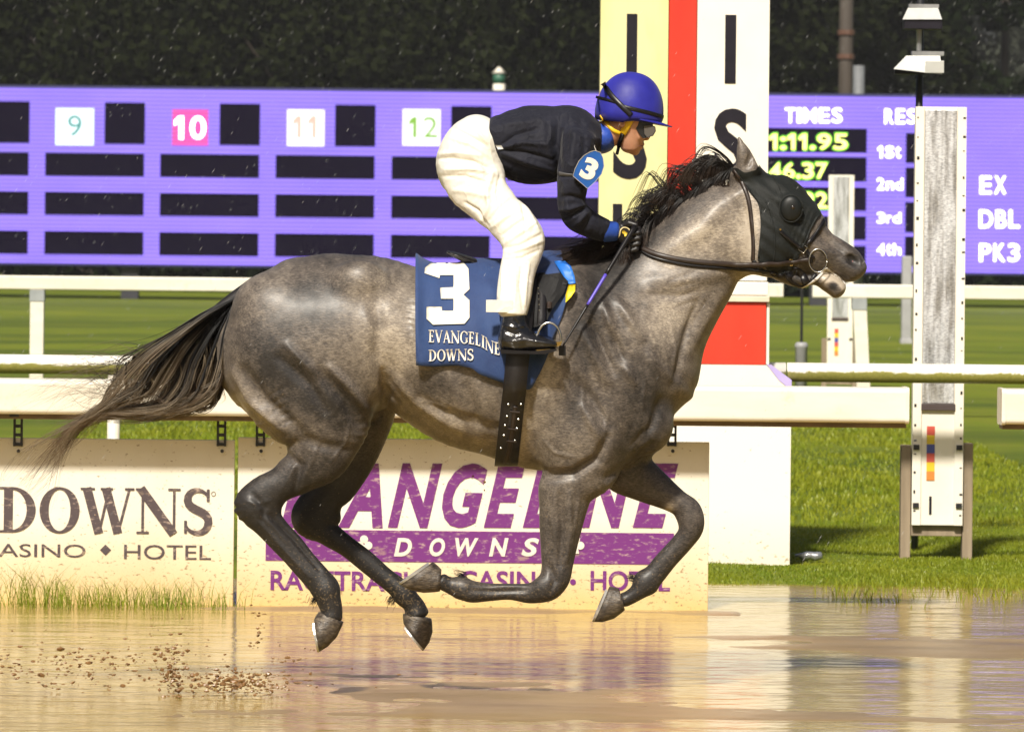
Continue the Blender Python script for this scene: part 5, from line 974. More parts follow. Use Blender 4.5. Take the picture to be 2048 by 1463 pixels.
for sgn in (-1, 1):
    loc, n = cast(HDB, 1582, 417, 0.0); c = Vector((loc.x, loc.y * (1 if sgn < 0 else -1), loc.z)); m = MB()
    prof = [(0.0, 0.015), (0.012, 0.0145), (0.024, 0.012), (0.033, 0.007), (0.038, 0.000), (0.039, -0.012)]
    v = []; n_ = 28
    for r_, h_ in prof:
        for j in range(n_): q = 2 * math.pi * j / n_; v.append((c.x + r_ * math.cos(q) * 1.0, c.y + sgn * h_ * 0.8, c.z + r_ * math.sin(q) * 1.18))
    f = [[i * n_ + j, i * n_ + (j + 1) % n_, (i + 1) * n_ + (j + 1) % n_, (i + 1) * n_ + j] for i in range(len(prof) - 1) for j in range(n_)]
    cup = mobj('eye_cup', v, f, M('eye_cup_plastic', (0.008, 0.010, 0.010), (0.005, 0.006, 0.006), 12, 0.45, spec=0.3), hd, True)
    MB().tube([(c.x + 0.040 * math.cos(q), c.y + sgn * -0.003, c.z + 0.047 * math.sin(q)) for q in np.linspace(0, 2 * math.pi, 32)], 0.003, 6).build('rim', HOODM, cup, True)
    ev = (c.x + 0.006, c.y + sgn * 0.0108, c.z + 0.004); MB().lathe([(0.0002, 0.005 * sgn), (0.006, 0.003 * sgn), (0.0085, -0.001 * sgn), (0.006, -0.006 * sgn)], ev, 'y', 14).build('eye', M('horse_eye', (0.02, 0.012, 0.008), (0.010, 0.006, 0.004), 40, 0.06, coat=0.6), cup, True)
# --- bridle
br = empty('bridle', W(1600, 575, 0), 'black and brown leather bridle with round steel bit ring', 'bridle')
strap('cheek_strap', [(1468, 341), (1484, 366), (1497, 400), (1504, 450), (1507, 490), (1506, 520)], 9, BROWNL, br, HDB, 0.001, 0.004)
strap('noseband', [(1648, 440), (1638, 458), (1624, 478), (1610, 494)], 9, BLACKL, br, HDB, 0.001, 0.004, n=24); strap('cheekpiece', [(1560, 462), (1578, 478), (1596, 492), (1612, 504), (1628, 516)], 7, BLACKL, br, HDB, 0.002, 0.004, n=24)
strap('throat_strap', [(1506, 522), (1530, 545), (1568, 552)], 10, BLACKL, br, HDB, 0.001, 0.004); strap('lower_noseband', [(1568, 545), (1582, 562), (1600, 572), (1618, 566), (1632, 548)], 9, BLACKL, br, HDB, 0.001, 0.004, n=24); strap('jaw_strap', [(1575, 555), (1590, 540), (1606, 552), (1612, 566)], 16, BLACKL, br, HDB, 0.001, 0.004, n=20)
strap('curb_strap', [(1612, 500), (1618, 512), (1622, 525)], 9, BLACKL, br, HDB, 0.001, 0.004, n=14)
loc, n = cast(HDB, 1632, 520, 0.012); yR = loc.y - 0.004
MB().tube([W(1636 + 18 * math.cos(q), 521 + 23 * math.sin(q), yR) for q in np.linspace(0, 2 * math.pi, 36)], 0.0021, 8).build('bit_ring', STEEL, br, True)
TT = M('white_tie', (0.62, 0.60, 0.56), (0.5, 0.47, 0.43), 30, 0.6); strap('tongue_tie', [(1650, 535), (1640, 552), (1622, 564), (1602, 574)], 6, TT, br, HDB, 0.003, 0.003, n=24); strap('tongue_tie', [(1652, 535), (1668, 547), (1682, 558), (1690, 570)], 4, TT, br, HDB, 0.002, 0.002, n=24)
def buckle(px, py, w, h, mat, rot=0.0):
    loc, n = cast(HDB, px, py, 0.009); y = loc.y; c, s_ = math.cos(rot), math.sin(rot); P = lambda a, b: W(px + a * c - b * s_, py + a * s_ + b * c, y)
    o = MB().tube([P(-w, -h), P(w, -h), P(w, h), P(-w, h), P(-w, -h)], 0.0016, 6).build('buckle', mat, br, True); return o
buckle(1606, 497, 6, 7, STEEL, 0.6); buckle(1579, 525, 6, 6, BRASS)
loc, n = cast(HDB, 1559, 460, 0.008); MB().lathe([(0.004, 0), (0.0035, -0.004)], loc, 'y', 8).build('stud', BRASS, br)

# =================================================================== THE JOCKEY
jk = empty('person', W(1040, 700, -0.1), 'crouching jockey in navy jacket, cream breeches and blue helmet riding the horse', 'person')
LEGS = lambda sd: [(872, 320, 1004, 338, 46, sd * 40), (888, 374, 1028, 378, 46, sd * 56), (933, 421, 1050, 409, 42, sd * 82), (966, 450, 1069, 430, 39, sd * 104), (999, 484, 1087, 461, 38, sd * 126), (1003, 506, 1088, 494, 37, sd * 138), (998, 545, 1071, 545, 34, sd * 158), (993, 590, 1063, 592, 31, sd * 178), (995, 622, 1054, 631, 30, sd * 188)]
PEL = [(957, 222, 992, 306, 60, 0), (930, 228, 1000, 322, 74, 0), (898, 256, 1006, 338, 80, 0), (873, 312, 1004, 348, 80, 0), (880, 352, 990, 372, 70, 0)]
TOR = [(974, 214, 993, 312, 66, 0), (1008, 210, 1013, 346, 74, 0), (1050, 211, 1046, 367, 78, 0), (1100, 210, 1092, 367, 82, 0), (1145, 206, 1130, 352, 84, 0), (1180, 216, 1162, 330, 76, 0), (1198, 232, 1188, 300, 48, 0)]
ARM = lambda sd: [(1122, 282, 1194, 272, 46, sd * 78), (1114, 335, 1184, 338, 42, sd * 96), (1114, 378, 1175, 378, 37, sd * 100), (1116, 415, 1170, 404, 33, sd * 98), (1131, 451, 1177, 412, 31, sd * 92), (1163, 470, 1196, 427, 28, sd * 78), (1204, 484, 1217, 439, 25, sd * 56)]
lo, hi = W(860, 660, 0), W(1260, 190, 0)
def jfield(x0, x1, y0, y1, d, h): a, b = W(x0, y1, 0), W(x1, y0, 0); return Field((a.x, -d, a.z), (b.x, d, b.z), h)
# body under the clothes, with the head
BF = jfield(855, 1345, 135, 720, 0.40, 0.0042); SH = -0.016
BF.sweep(PEL, 0.0, 4, grow=SH)
for sd in (-1, 1): BF.sweep(LEGS(sd), 0.03, 4, grow=SH); BF.sweep(ARM(sd) + [(1226, 484, 1240, 448, 18, sd * 46)], 0.03, 4, grow=SH)
BF.sweep(TOR, 0.03, 4, grow=SH)
BF.sweep([(1178, 250, 1178, 300, 36, 0), (1200, 244, 1212, 300, 32, 0), (1222, 232, 1234, 290, 32, 0)], 0.02, 5)
be = lambda F_, x, y, d, rx, ry, rd, rot=0, k=0.01, mode='add': F_.ell(W(x, y, d * PXM), (rx * PXM, rd * PXM, ry * PXM), k, mode, math.radians(-rot))
be(BF, 1254, 206, 0, 60, 50, 44)
BF.sweep([(1212, 226, 1303, 240, 41, 0), (1222, 246, 1300, 254, 39, 0), (1230, 264, 1292, 266, 34, 0), (1236, 282, 1287, 282, 28, 0), (1242, 296, 1280, 298, 22, 0)], 0.015, 5, cap1=9)
BF.sweep([(1294, 250, 1302, 252, 6, 0), (1290, 266, 1302, 270, 7, 0), (1288, 276, 1298, 279, 8, 0)], 0.008, 5, cap1=4)
be(BF, 1285, 288, 0, 5, 3.4, 11, 20, 0.004); be(BF, 1281, 295, 0, 5.5, 3.6, 10, 20, 0.004); be(BF, 1270, 304, 0, 9, 7, 11, 0, 0.01); be(BF, 1298, 250, 0, 7, 6, 26, 0, 0.01)
for sd in (-1, 1): be(BF, 1243, 241, sd * 41, 9, 15, 6, -8, 0.006); be(BF, 1245, 243, sd * 46, 4, 8, 4, -8, 0.004, 'sub'); be(BF, 1283, 268, sd * 22, 12, 12, 9, 0, 0.012); be(BF, 1294, 255, sd * 18, 4, 3.5, 6, 0, 0.005, 'sub'); be(BF, 1291, 255, sd * 19, 4, 4, 4, 0, .002)
JP, JF = BF.mesh(2); SKIN = NT('skin'); SKIN.set(Base_Color=SKIN.ramp(SKIN.noise(26, 4), [(0.3, (0.46, 0.22, 0.135)), (0.7, (0.58, 0.31, 0.20))]), Roughness=0.45, Subsurface_Weight=0.06); SKIN.b.inputs['Subsurface Radius'].default_value = (0.01, 0.004, 0.002); SKIN.bump(SKIN.noise(160, 3), 0.15, 0.002)
jb = mobj('body', JP, JF, SKIN.m, jk, True); JB = bvh_of(jb)
MB().tube([W(1287, 291, -13 * PXM), W(1282, 292, -12 * PXM), W(1277, 292, -17 * PXM)], 0.0014, 6).build('mouth', M('lip_line', (0.2, 0.06, 0.045)), jk, True)
# hair at the nape, below the helmet
hs_ = []
for q in range(260):
    x0, y0 = r.uniform(1204, 1240), r.uniform(222, 236); loc, n = cast(JB, x0, y0, 0.001)
    if loc: hs_.append((np.array([(loc + Vector((-0.002 * k, -0.0008 * k, -0.0045 * k)))[:] for k in range(5)]), 0.0008, r.random()))
hair('hair', hs_, M('dark_hair', (0.012, 0.009, 0.008)), jk)
# breeches
TF = jfield(850, 1120, 205, 660, 0.42, 0.0040)
TF.sweep(PEL, 0.0, 5, cap0=5)
for sd in (-1, 1): TF.sweep(LEGS(sd), 0.025, 5, cap1=3)
TP, TFc = TF.mesh(2); TN = vnormals(TP, TFc)
TL = [([(874, 318), (905, 316), (945, 322), (986, 340)], 5, -8), ([(876, 308), (915, 306), (960, 312)], 6, 6), ([(884, 352), (930, 352), (990, 372)], 5, -6), ([(890, 340), (940, 338), (1000, 352)], 6, 6), ([(905, 255), (930, 268), (975, 292)], 6, -5), ([(935, 232), (955, 262), (985, 300)], 5, 5), ([(900, 275), (940, 288), (985, 318)], 6, 4),
  ([(985, 345), (975, 380), (978, 410), (965, 440)], 7, 9), ([(1000, 350), (995, 385), (1000, 420)], 6, -8), ([(930, 405), (955, 420), (975, 452)], 5, -7), ([(980, 440), (1000, 415), (1020, 400), (1046, 398)], 6, -8), ([(985, 455), (1010, 435), (1040, 420)], 6, 8), ([(1005, 470), (1030, 450), (1060, 432)], 5, -9), ([(1008, 488), (1035, 470), (1068, 448)], 6, 9), ([(1006, 497), (1040, 490), (1080, 470)], 5, -9), ([(1020, 505), (1050, 496), (1084, 482)], 6, 8), ([(1010, 520), (1045, 515), (1078, 500)], 5, -7),
  ([(1052, 410), (1066, 440), (1078, 462)], 6, 7), ([(1044, 408), (1052, 440), (1050, 465)], 5, -7), ([(1015, 530), (1016, 570), (1012, 600)], 5, -6), ([(1028, 525), (1030, 570), (1028, 610)], 6, 6), ([(1045, 520), (1040, 570), (1046, 615)], 5, -6), ([(1058, 525), (1052, 570), (1050, 610)], 5, 5), ([(1004, 540), (1005, 580), (1000, 600)], 4, 5), ([(1035, 500), (1038, 530), (1060, 560)], 5, -5), ([(905, 380), (945, 385), (1000, 400)], 8, 4), ([(940, 300), (960, 345), (970, 390)], 12, 6)]
TP = crease(TP, TN, [(a, b * 0.68, c * (1.3 if a[0][1] < 420 else 1.0)) for a, b, c in TL], 0.0); TP = relax(TP, TFc, 0.15)
t = NT('cream_breeches'); n = t.noise(5, 4); rd = t.math('ABSOLUTE', t.math('SUBTRACT', t.noise(8, 3, 0.5, (1, 1, 0.55), (0, 0.65, 0)), 0.5)); nw = t.math('SUBTRACT', t.noise(13, 3, 0.5, (1, 1, 1), (0, 0.7, 0)), t.math('MULTIPLY', t.math('POWER', rd, 0.6), 1.6)); t.set(Base_Color=t.ramp(n, [(0.3, (0.68, 0.65, 0.57)), (0.7, (0.78, 0.755, 0.69))]), Roughness=0.40, Specular_IOR_Level=0.45); t.bump(t.math('ADD', t.math('MULTIPLY', nw, 1.2), t.math('MULTIPLY', t.noise(60, 4, 0.6, (1, 1, 0.6)), 0.15)), 0.28, 0.014); BREE = t.m
bre = mobj('breeches', TP, TFc, BREE, jk, True)
yA = -188 * PXM; MB().box(W(972, 624, yA - 0.05), W(1026, 600, yA - 0.046), 0.001).build('ankle_tab', BREE, bre)
# jacket
GF = jfield(960, 1235, 195, 500, 0.30, 0.0040)
GF.sweep(TOR, 0.0, 5, cap0=4, cap1=6)
for sd in (-1, 1): GF.sweep(ARM(sd), 0.022, 5, cap1=3)
GP, GFc = GF.mesh(2); GN = vnormals(GP, GFc)
GL = [([(1002, 292), (1030, 270), (1075, 258)], 5, -6), ([(1002, 296), (1045, 285), (1095, 290)], 5, 6), ([(1004, 300), (1050, 305), (1105, 320)], 5, -7), ([(1006, 306), (1050, 322), (1110, 340)], 6, 7), ([(1008, 318), (1050, 338), (1110, 352)], 5, -6), ([(1120, 235), (1112, 290), (1118, 350)], 8, -9), ([(1140, 225), (1150, 280), (1140, 330)], 9, 6), ([(1160, 235), (1170, 280), (1168, 320)], 7, -5), ([(1100, 225), (1098, 290), (1108, 345)], 9, 5), ([(1116, 352), (1146, 352), (1178, 345)], 4, -6), ([(1118, 395), (1140, 392), (1166, 398)], 5, -6), ([(1118, 420), (1145, 415), (1170, 410)], 5, 6), ([(1126, 440), (1150, 428), (1172, 414)], 4, -7), ([(1145, 455), (1160, 440), (1178, 420)], 5, 5), ([(1165, 465), (1176, 450), (1186, 428)], 4, -4), ([(990, 225), (1040, 222), (1090, 224)], 8, -4), ([(1000, 250), (1050, 246), (1085, 240)], 8, 4), ([(1130, 380), (1134, 410), (1150, 440)], 7, 5)]
GP = crease(GP, GN, [(a, b * 0.9, c * 1.7) for a, b, c in GL], 0.05); GP = relax(GP, GFc, 0.15)
t = NT('navy_jacket'); n = t.noise(8, 4); t.set(Base_Color=t.ramp(n, [(0.3, (0.0045, 0.005, 0.011)), (0.7, (0.010, 0.011, 0.021))]), Roughness=0.72, Specular_IOR_Level=0.25, Sheen_Weight=0.05); rd = t.math('ABSOLUTE', t.math('SUBTRACT', t.noise(9, 3, 0.5, (1, 1, 0.7), (0, 0.5, 0)), 0.5)); t.bump(t.math('ADD', t.math('SUBTRACT', t.noise(20, 3, 0.5), t.math('MULTIPLY', t.math('POWER', rd, 0.6), 1.8)), t.math('MULTIPLY', t.noise(170, 3), 0.12)), 0.6, 0.014); JACK = t.m
jac = mobj('jacket', GP, GFc, JACK, jk, True); GBV = bvh_of(jac)
strap('armband', [(1119, 347), (1132, 349), (1150, 351)], 9, M('grey_reflective', (0.10, 0.10, 0.105)), jac, GBV, 0.001, 0.002, n=14)
patch('waist_tab', *poly([(990, 290), (1003, 291), (1007, 298), (996, 299)]), M('white_cord', (0.6, 0.6, 0.6)), jac, GBV, 0.002, 0.002, 1, y=-.1)
# collar
CF = jfield(1165, 1235, 235, 320, 0.10, 0.004)
CF.sweep([(1186, 246, 1182, 306, 44, 0), (1200, 244, 1206, 308, 42, 0), (1212, 248, 1220, 302, 39, 0)], 0.0, 5, cap0=4, cap1=4)
CP, CFc = CF.mesh(2); mobj('collar', CP, CFc, M('blue_silk', (0.022, 0.075, 0.42), (0.015, 0.05, 0.30), 14, 0.4, 0.4, 50, 0.01), jk, True)
# number badge on the sleeve
yB = -0.262; bp = [(1190, 301), (1201, 305), (1206, 316), (1208, 332), (1203, 348), (1190, 364), (1175, 377), (1146, 352), (1150, 338), (1158, 322), (1168, 311), (1180, 304)]
bd = MB().prism([W(*p, yB) for p in bp], (0, 0.006, 0)).build('number_badge', M('badge_blue', (0.006, 0.085, 0.34), (0.005, 0.07, 0.29), 12, 0.4), jk)
v, f = text_mesh('3', 0.05); a = math.radians(24); vv = [(1179 + ((p[0] - .5) * 30) * math.cos(a) - ((.5 - p[1]) * 44) * math.sin(a), 338 + ((p[0] - .5) * 30) * math.sin(a) + ((.5 - p[1]) * 44) * math.cos(a)) for p in v]
MB().add([W(x, y_, yB - 0.002) for x, y_ in vv], f).build('badge_number', WHITE_PRINT, bd)
MB().tube([W(p[0], p[1], yB - .001) for p in bp + bp[:1]], 0.0011, 5).build('badge_edge', M('badge_rim', (0.45, 0.42, 0.38)), bd); MB().tube([W(1193, 303, yB), W(1189, 294, yB + 0.05), W(1190, 286, -0.10)], 0.001, 5).build('badge_string', WHITE_PRINT, bd)
# blue cuff and gloves with five fingers
for sd in (-1, 1):
    KF = jfield(1195, 1290, 425, 515, 0.17, 0.0032)
    KF.sweep([(1203, 484, 1216, 440, 25, sd * 57), (1226, 482, 1238, 444, 21, sd * 48)], 0.0, 6, cap0=2, cap1=2); P_, F_ = KF.mesh(1); mobj('cuff', P_, F_, M('blue_cuff', (0.02, 0.07, 0.36), (0.014, 0.05, 0.28), 20, 0.5, .3, 60), jk, True)
    KF = jfield(1205, 1310, 420, 530, 0.17, 0.0032)
    KF.sweep([(1230, 478, 1241, 446, 17, sd * 46), (1242, 486, 1254, 446, 15, sd * 44), (1256, 494, 1268, 450, 14, sd * 42)], 0.0, 6, cap0=3, cap1=6)
    def chain(pts, r0, r1):
        for i in range(len(pts) - 1):
            for q in np.linspace(0, 1, 7):
                p = np.array(pts[i]) * (1 - q) + np.array(pts[i + 1]) * q; rr = (r0 + (r1 - r0) * (i + q) / (len(pts) - 1)); KF.ell(W(p[0], p[1], p[2] * PXM), (rr * PXM,) * 3, 0.0)
    for k, ln in enumerate((1.0, 1.12, 1.05, 0.85)):
        x0, y0 = 1263 + 1.5 * k - 2.2 * k, 455 + 11 * k; chain([(x0, y0, sd * 42), (x0 + 15 * ln, y0 + 3, sd * 47), (x0 + 14 * ln, y0 + 10, sd * 60), (x0 + 2, y0 + 13, sd * 62)], 6.2, 4.6)
    chain([(1244, 452, sd * 50), (1258, 446, sd * 58), (1272, 450, sd * 62)], 6.6, 5.0)
    P_, F_ = KF.mesh(1); gl = mobj('glove', P_, F_, M('black_glove', (0.012, 0.010, 0.011), (0.008, 0.007, 0.008), 30, 0.45, 0.2, 100), jk, True)
    if sd < 0:
        KB = BVHTree.FromPolygons(P_.tolist(), F_.tolist()); YL = M('glove_yellow', (0.80, 0.58, 0.06), (0.65, 0.45, 0.04), 60, 0.45); CRM = M('glove_piping', (0.75, 0.62, 0.32))
        strap('piping', [(1226, 480), (1238, 472), (1241, 460), (1248, 455), (1257, 458), (1261, 468), (1259, 478)], 2.6, CRM, gl, KB, 0.001, 0.002, n=30); strap('piping', [(1234, 459), (1237, 466), (1236, 472)], 2.2, CRM, gl, KB, 0.001, 0.002, n=10)
        patch('glove_mark', *poly([(1244, 461), (1248, 459), (1251, 463), (1255, 466), (1253, 472), (1249, 473), (1248, 468), (1244, 466)]), YL, gl, KB, 0.001, 0.001, 1)
# helmet
hc = np.array(W(1259, 231, 0)[:]); ta = math.radians(-7.5); ex = np.array([math.cos(ta), 0, math.sin(ta)]); ez = np.array([-math.sin(ta), 0, math.cos(ta)]); ey = np.array([0, 1, 0]); v = []; nl, nr = 18, 40
for i in range(nl):
    for j in range(nr):
        th_ = (i / (nl - 1)) * math.pi / 2; q = 2 * math.pi * j / nr; rr = math.cos(th_) ** 0.88; v.append(hc + ex * (rr * math.cos(q) * 69 - 1.5) * PXM + ey * rr * math.sin(q) * 57 * PXM + ez * (math.sin(th_) ** 0.95) * 87 * PXM)
f = [[i * nr + j, i * nr + (j + 1) % nr, (i + 1) * nr + (j + 1) % nr, (i + 1) * nr + j] for i in range(nl - 1) for j in range(nr)]
lw = len(v); v += [hc + ex * (math.cos(2 * math.pi * j / nr) * 66 - 1.5) * PXM + ey * math.sin(2 * math.pi * j / nr) * 54 * PXM - ez * (9 + 8 * (math.cos(2 * math.pi * j / nr) < -0.1)) * PXM for j in range(nr)]
f += [[lw + j, lw + (j + 1) % nr, (j + 1) % nr, j] for j in range(nr)] + [list(range(lw, lw + nr))[::-1]]
t = NT('blue_helmet_cover'); n = t.noise(10, 4); t.set(Base_Color=t.ramp(n, [(0.3, (0.012, 0.012, 0.20)), (0.7, (0.022, 0.024, 0.31))]), Roughness=0.5, Specular_IOR_Level=0.3, Sheen_Weight=0.1); t.bump(t.math('ADD', t.noise(9, 3), t.math('MULTIPLY', t.noise(200, 2), .08)), 0.3, 0.012); HELM = t.m
he = mobj('helmet', v, f, HELM, jk, True); HEB = bvh_of(he)
pk = []; 
for s_ in (0, 1):
    for q in np.linspace(-1.25, 1.25, 22):
        rr = 62 if s_ == 0 else 62 + 26 * max(0, math.cos(q * 1.15)) ** 0.8; pk.append(hc + ex * (math.cos(q) * rr * (1.0 if s_ else 1.0)) * PXM + ey * math.sin(q) * min(rr, 64) * 0.88 * PXM - ez * (4 + (6 if s_ else 0) * math.cos(q)) * PXM)
pk += [p - ez * 0.0035 for p in pk]; m = len(pk) // 2; h2 = 22
f = [[i, i + 1, h2 + i + 1, h2 + i] for i in range(h2 - 1)] + [[m + i, m + h2 + i, m + h2 + i + 1, m + i + 1] for i in range(h2 - 1)] + [[h2 + i, h2 + i + 1, m + h2 + i + 1, m + h2 + i] for i in range(h2 - 1)]
mobj('peak', pk, f, M('peak_blue', (0.022, 0.022, 0.26), None, 10, 0.35), he, True)
strap('goggle_strap', [(1206, 166), (1222, 190), (1243, 212), (1262, 230)], 11, BLACKL, he, HEB, 0.001, 0.003, n=26); strap('band', [(1192, 194), (1212, 199), (1240, 207)], 6, BLACKL, he, HEB, 0.001, 0.002, n=16); strap('rim_band', [(1240, 212), (1270, 219), (1300, 226), (1326, 234)], 8, BLACKL, he, HEB, 0.001, 0.002, n=26)
gy = 36 * PXM; gg = MB().prism([W(*p, -gy) for p in [(1262, 231), (1290, 240), (1306, 247), (1306, 262), (1296, 275), (1286, 277), (1276, 264), (1264, 244)]], (0, 2 * gy, 0)).build('goggles', M('goggle_frame', (0.012, 0.011, 0.011), None, 20, 0.35), jk)
t = NT('goggle_lens'); t.set(Base_Color=(0.10, 0.09, 0.08), Roughness=0.06, Coat_Weight=0.6, Metallic=0.0); LENS = t.m
MB().prism([W(*p, -gy - 0.004) for p in [(1287, 251), (1300, 250), (1310, 254), (1311, 262), (1306, 271), (1294, 275), (1288, 268)]], (0, 2 * gy + 0.008, 0)).build('lens', LENS, gg); MB().tube([W(*p, -gy - 0.004) for p in [(1287, 251), (1300, 250), (1310, 254), (1311, 262), (1306, 271), (1294, 275), (1288, 268), (1287, 251)]], 0.0016, 6).build('lens_frame', M('goggle_frame', (0.012, 0.011, 0.011)), gg)
MB().tube([W(1268, 231, -gy - .002), W(1285, 236, -gy - .002), W(1302, 244, -gy + .006)], 0.0022, 6).build('goggle_trim', M('tan_trim', (0.55, 0.36, 0.12)), gg)
YS = M('yellow_strap', (0.78, 0.50, 0.01), (0.66, 0.40, 0.01), 20, 0.45)
strap('chin_harness', [(1203, 224), (1204, 236), (1214, 247), (1226, 260), (1240, 266)], 8, YS, jk, JB, 0.003, 0.004, n=26, y=-.07); strap('chin_harness', [(1263, 236), (1256, 248), (1246, 266)], 15, YS, jk, JB, 0.003, 0.004, n=16); strap('chin_strap', [(1246, 268), (1240, 284), (1234, 308)], 9, BLACKL, jk, JB, 0.003, 0.003, n=18)
# boots
for sd in (-1, 1):
    OF = jfield(985, 1135, 600, 720, 0.45, 0.0045)
    OF.sweep([(1006, 612, 1052, 622, 25, sd * 187), (1001, 645, 1056, 650, 26, sd * 188), (999, 668, 1062, 664, 25, sd * 190), (1000, 690, 1060, 690, 24, sd * 191)], 0.0, 5)
    OF.sweep([(1012, 652, 1004, 700, 24, sd * 191), (1040, 655, 1038, 703, 25, sd * 192), (1072, 667, 1072, 702, 24, sd * 194), (1100, 677, 1104, 699, 21, sd * 196)], 0.02, 5, cap0=9, cap1=14)
    P_, F_ = OF.mesh(2); N_ = vnormals(P_, F_); P_ = crease(P_, N_, [([(1006, 660), (1030, 668), (1052, 662)], 3, -4), ([(1004, 650), (1030, 655), (1050, 650)], 3, 4), ([(1010, 684), (1050, 680), (1100, 686)], 3, 4), ([(1030, 640), (1040, 655), (1060, 662)], 3, -3)], 0.5) if sd < 0 else P_
    t = M('patent_boot', (0.008, 0.008, 0.009), (0.006, 0.006, 0.007), 14, 0.10, 0.5, 26, 0.012, coat=0.6); bo = mobj('boot', P_, F_, t, jk, True); yb = sd * 192 * PXM
    MB().prism([W(*p, yb - 0.043) for p in [(1000, 699), (1070, 702), (1112, 697), (1114, 701), (1090, 708), (1002, 707)]][::-1], (0, 0.086, 0)).build('sole', BLACKL, bo)
# whip, held in the near hand
wh = empty('whip', W(1120, 706, -0.30), 'thin black riding whip with a violet band held against the shoulder', 'whip')
wy = lambda k: -0.115 - 0.20 * k
A, B = np.array((1270, 452)), np.array((1117, 706)); pp = lambda k: W(*(A + (B - A) * k), wy(k) - 0.03 * math.sin(math.pi * k))
MB().tube([pp(k) for k in np.linspace(0, 0.38, 10)], 0.01, 10, rs=np.linspace(0.0095, 0.0065, 10)).build('grip', BLACKL, wh, True); MB().tube([pp(k) for k in np.linspace(0.381, 0.62, 10)], 0.006, 10, rs=np.linspace(0.0062, 0.0055, 10)).build('violet_band', M('violet_tape', (0.105, 0.075, 0.52), None, 20, 0.4), wh, True); MB().tube([pp(k) for k in np.linspace(0.621, 0.94, 14)], 0.005, 8, rs=np.linspace(0.005, 0.0032, 14)).build('shaft', BLACKL, wh, True); MB().box(pp(0.95) - Vector((0.012, 0.002, 0.03)), pp(0.95) + Vector((0.012, 0.002, 0.005)), 0.001).build('flap', BLACKL, wh)
# reins from hand to bit
rn = empty('reins', W(1430, 530, -0.1), 'dark rubber reins running from the jockey hands to the bit', 'reins')
strap('rein', [(1262, 478), (1276, 492), (1310, 508), (1370, 521), (1430, 527), (1500, 529), (1560, 526), (1618, 519)], 11, BROWNL, rn, HDB, 0.006, 0.006, y=lambda k: -0.09, n=70); strap('rein', [(1268, 486), (1300, 512), (1370, 529), (1430, 535), (1500, 538), (1550, 545)], 7, BLACKL, rn, HDB, 0.003, 0.005, y=lambda k: -0.09, n=60)
st2 = [(Vector((p.x, -p.y, p.z))) for p in [cast(HDB, *q, 0.008)[0] for q in ((1300, 508), (1370, 521), (1430, 527), (1500, 529), (1560, 526), (1618, 519))]]
MB().tube([W(1266, 482, 0.09)] + st2, 0.005, 6).build('rein', BROWNL, rn, True)

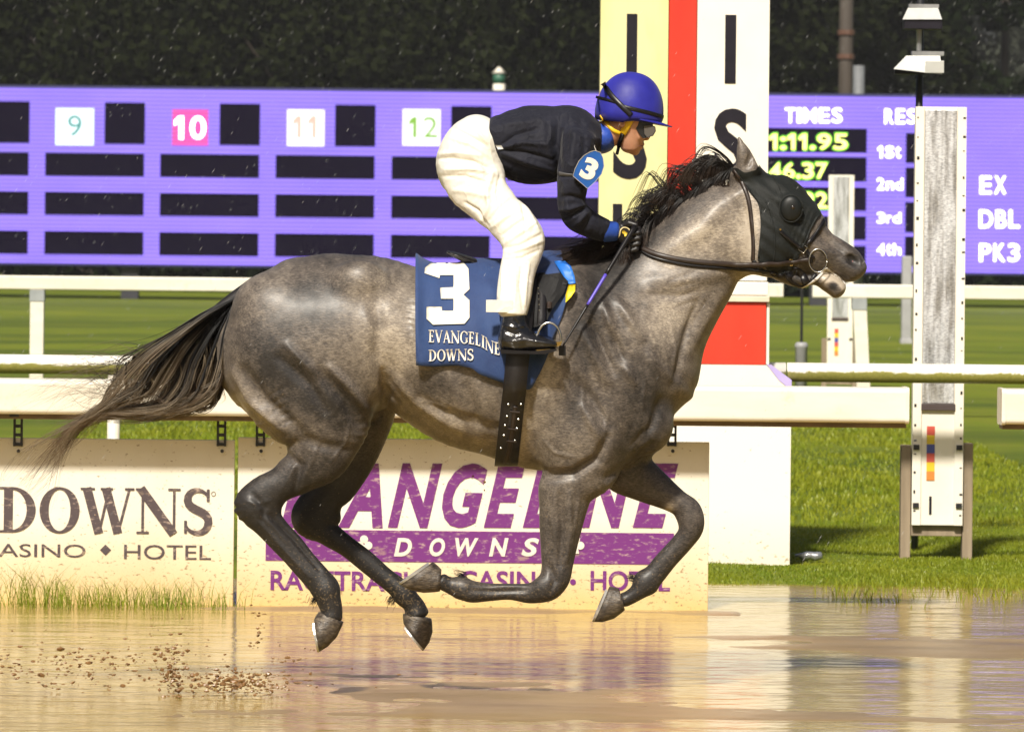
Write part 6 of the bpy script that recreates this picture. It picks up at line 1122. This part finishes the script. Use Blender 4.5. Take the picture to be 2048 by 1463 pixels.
# =================================================================== MUD, RAIN, HAZE
r = np.random.default_rng(77)
ico = bmesh.new(); bmesh.ops.create_icosphere(ico, subdivisions=1, radius=1.0); ico.verts.index_update(); IV = np.array([q.co[:] for q in ico.verts]); IF = [[w.index for w in q.verts] for q in ico.faces]; ico.free()
def clods(name, pts, mat):
    V = []; F = []; b = 0
    for (px, py, y, s_) in pts:
        sc = s_ * PXM * r.uniform(0.5, 1.6, 3) * np.array([1.4, 1, 0.75]); v = IV * (1 + r.normal(0, 0.22, (len(IV), 1))) * sc + np.array(W(px, py, y)[:]); V.append(v); F += [[b + i for i in q] for q in IF]; b += len(IV)
    return mobj(name, np.concatenate(V), F, mat, smooth=False)
pts = []
for n_, cx_, cy_, sx_, sy_, s0, s1 in ((230, 130, 1335, 115, 24, 1.0, 4.6), (120, 300, 1350, 120, 28, 0.8, 3.4), (170, 345, 1345, 15, 38, 1.0, 4.8), (380, 480, 1366, 56, 16, 1.0, 5.2), (40, 560, 1330, 60, 20, 1.2, 3), (16, 515, 1260, 8, 22, 2, 5.5), (14, 60, 1290, 60, 25, 1.2, 3), (18, 340, 1265, 30, 24, 1, 3), (26, 870, 1300, 180, 30, 0.8, 2.2), (220, 400, 1350, 130, 30, 0.5, 1.4), (160, 110, 1325, 120, 30, 0.5, 1.4), (16, 600, 1385, 240, 20, .8, 2.2), (14, 940, 985, 24, 30, 0.8, 2.6), (20, 500, 1120, 300, 90, 0.6, 1.6)):
    for _ in range(n_): pts.append((r.normal(cx_, sx_), min(1392, r.normal(cy_, sy_)), r.normal(-0.05, 0.12), r.uniform(s0, s1) * r.uniform(0.5, 1)))
tag(clods('mud_splash', pts, M('flying_mud', (0.26, 0.14, 0.055), (0.13, 0.068, 0.026), 60, 0.35)), 'brown mud clods and drops thrown up behind the hooves', 'mud splash', kind='stuff')
V = []; F = []; b = 0
for k in range(1700):
    y = r.uniform(1.2, 45) if k > 250 else r.uniform(-1, 1); p = np.array(W(r.uniform(-40, 2090), r.uniform(-40, 1200), y)[:]); l = r.uniform(0.006, 0.012); w = r.uniform(0.0006, 0.0011) * (1 + y / 30); d = np.array([0.55, 0, 0.83]) * l * (1 + y / 20)
    V += [p - d, p + [w, 0, 0], p + [0, w, 0], p - [w, 0, 0], p - [0, w, 0], p + d]; F += [[b + i for i in q] for q in ([0, 2, 1], [0, 3, 2], [0, 4, 3], [0, 1, 4], [5, 1, 2], [5, 2, 3], [5, 3, 4], [5, 4, 1])]; b += 6
t = NT('rain_water'); t.set(Base_Color=(0.8, 0.82, 0.85), Roughness=0.1, Alpha=0.28); tag(mobj('raindrops', V, F, t.m), 'fine raindrops falling through the air', 'rain', kind='stuff')
HAZE = True
if HAZE:
    hzb = MB().box((-420, -26, -1.5), (420, 420, 26)); o = hzb.build('haze', None); o.data.materials.clear()
    m = bpy.data.materials.new('rain_haze'); m.use_nodes = True; nt = m.node_tree; nt.nodes.clear(); out = nt.nodes.new('ShaderNodeOutputMaterial'); pv = nt.nodes.new('ShaderNodeVolumePrincipled'); pv.inputs['Color'].default_value = (0.86, 0.88, 0.92, 1); pv.inputs['Density'].default_value = 0.00024; pv.inputs['Anisotropy'].default_value = 0.0; nt.links.new(pv.outputs[0], out.inputs['Volume']); o.data.materials.append(m); tag(o, 'thin rain haze over the whole track', 'haze', kind='stuff')
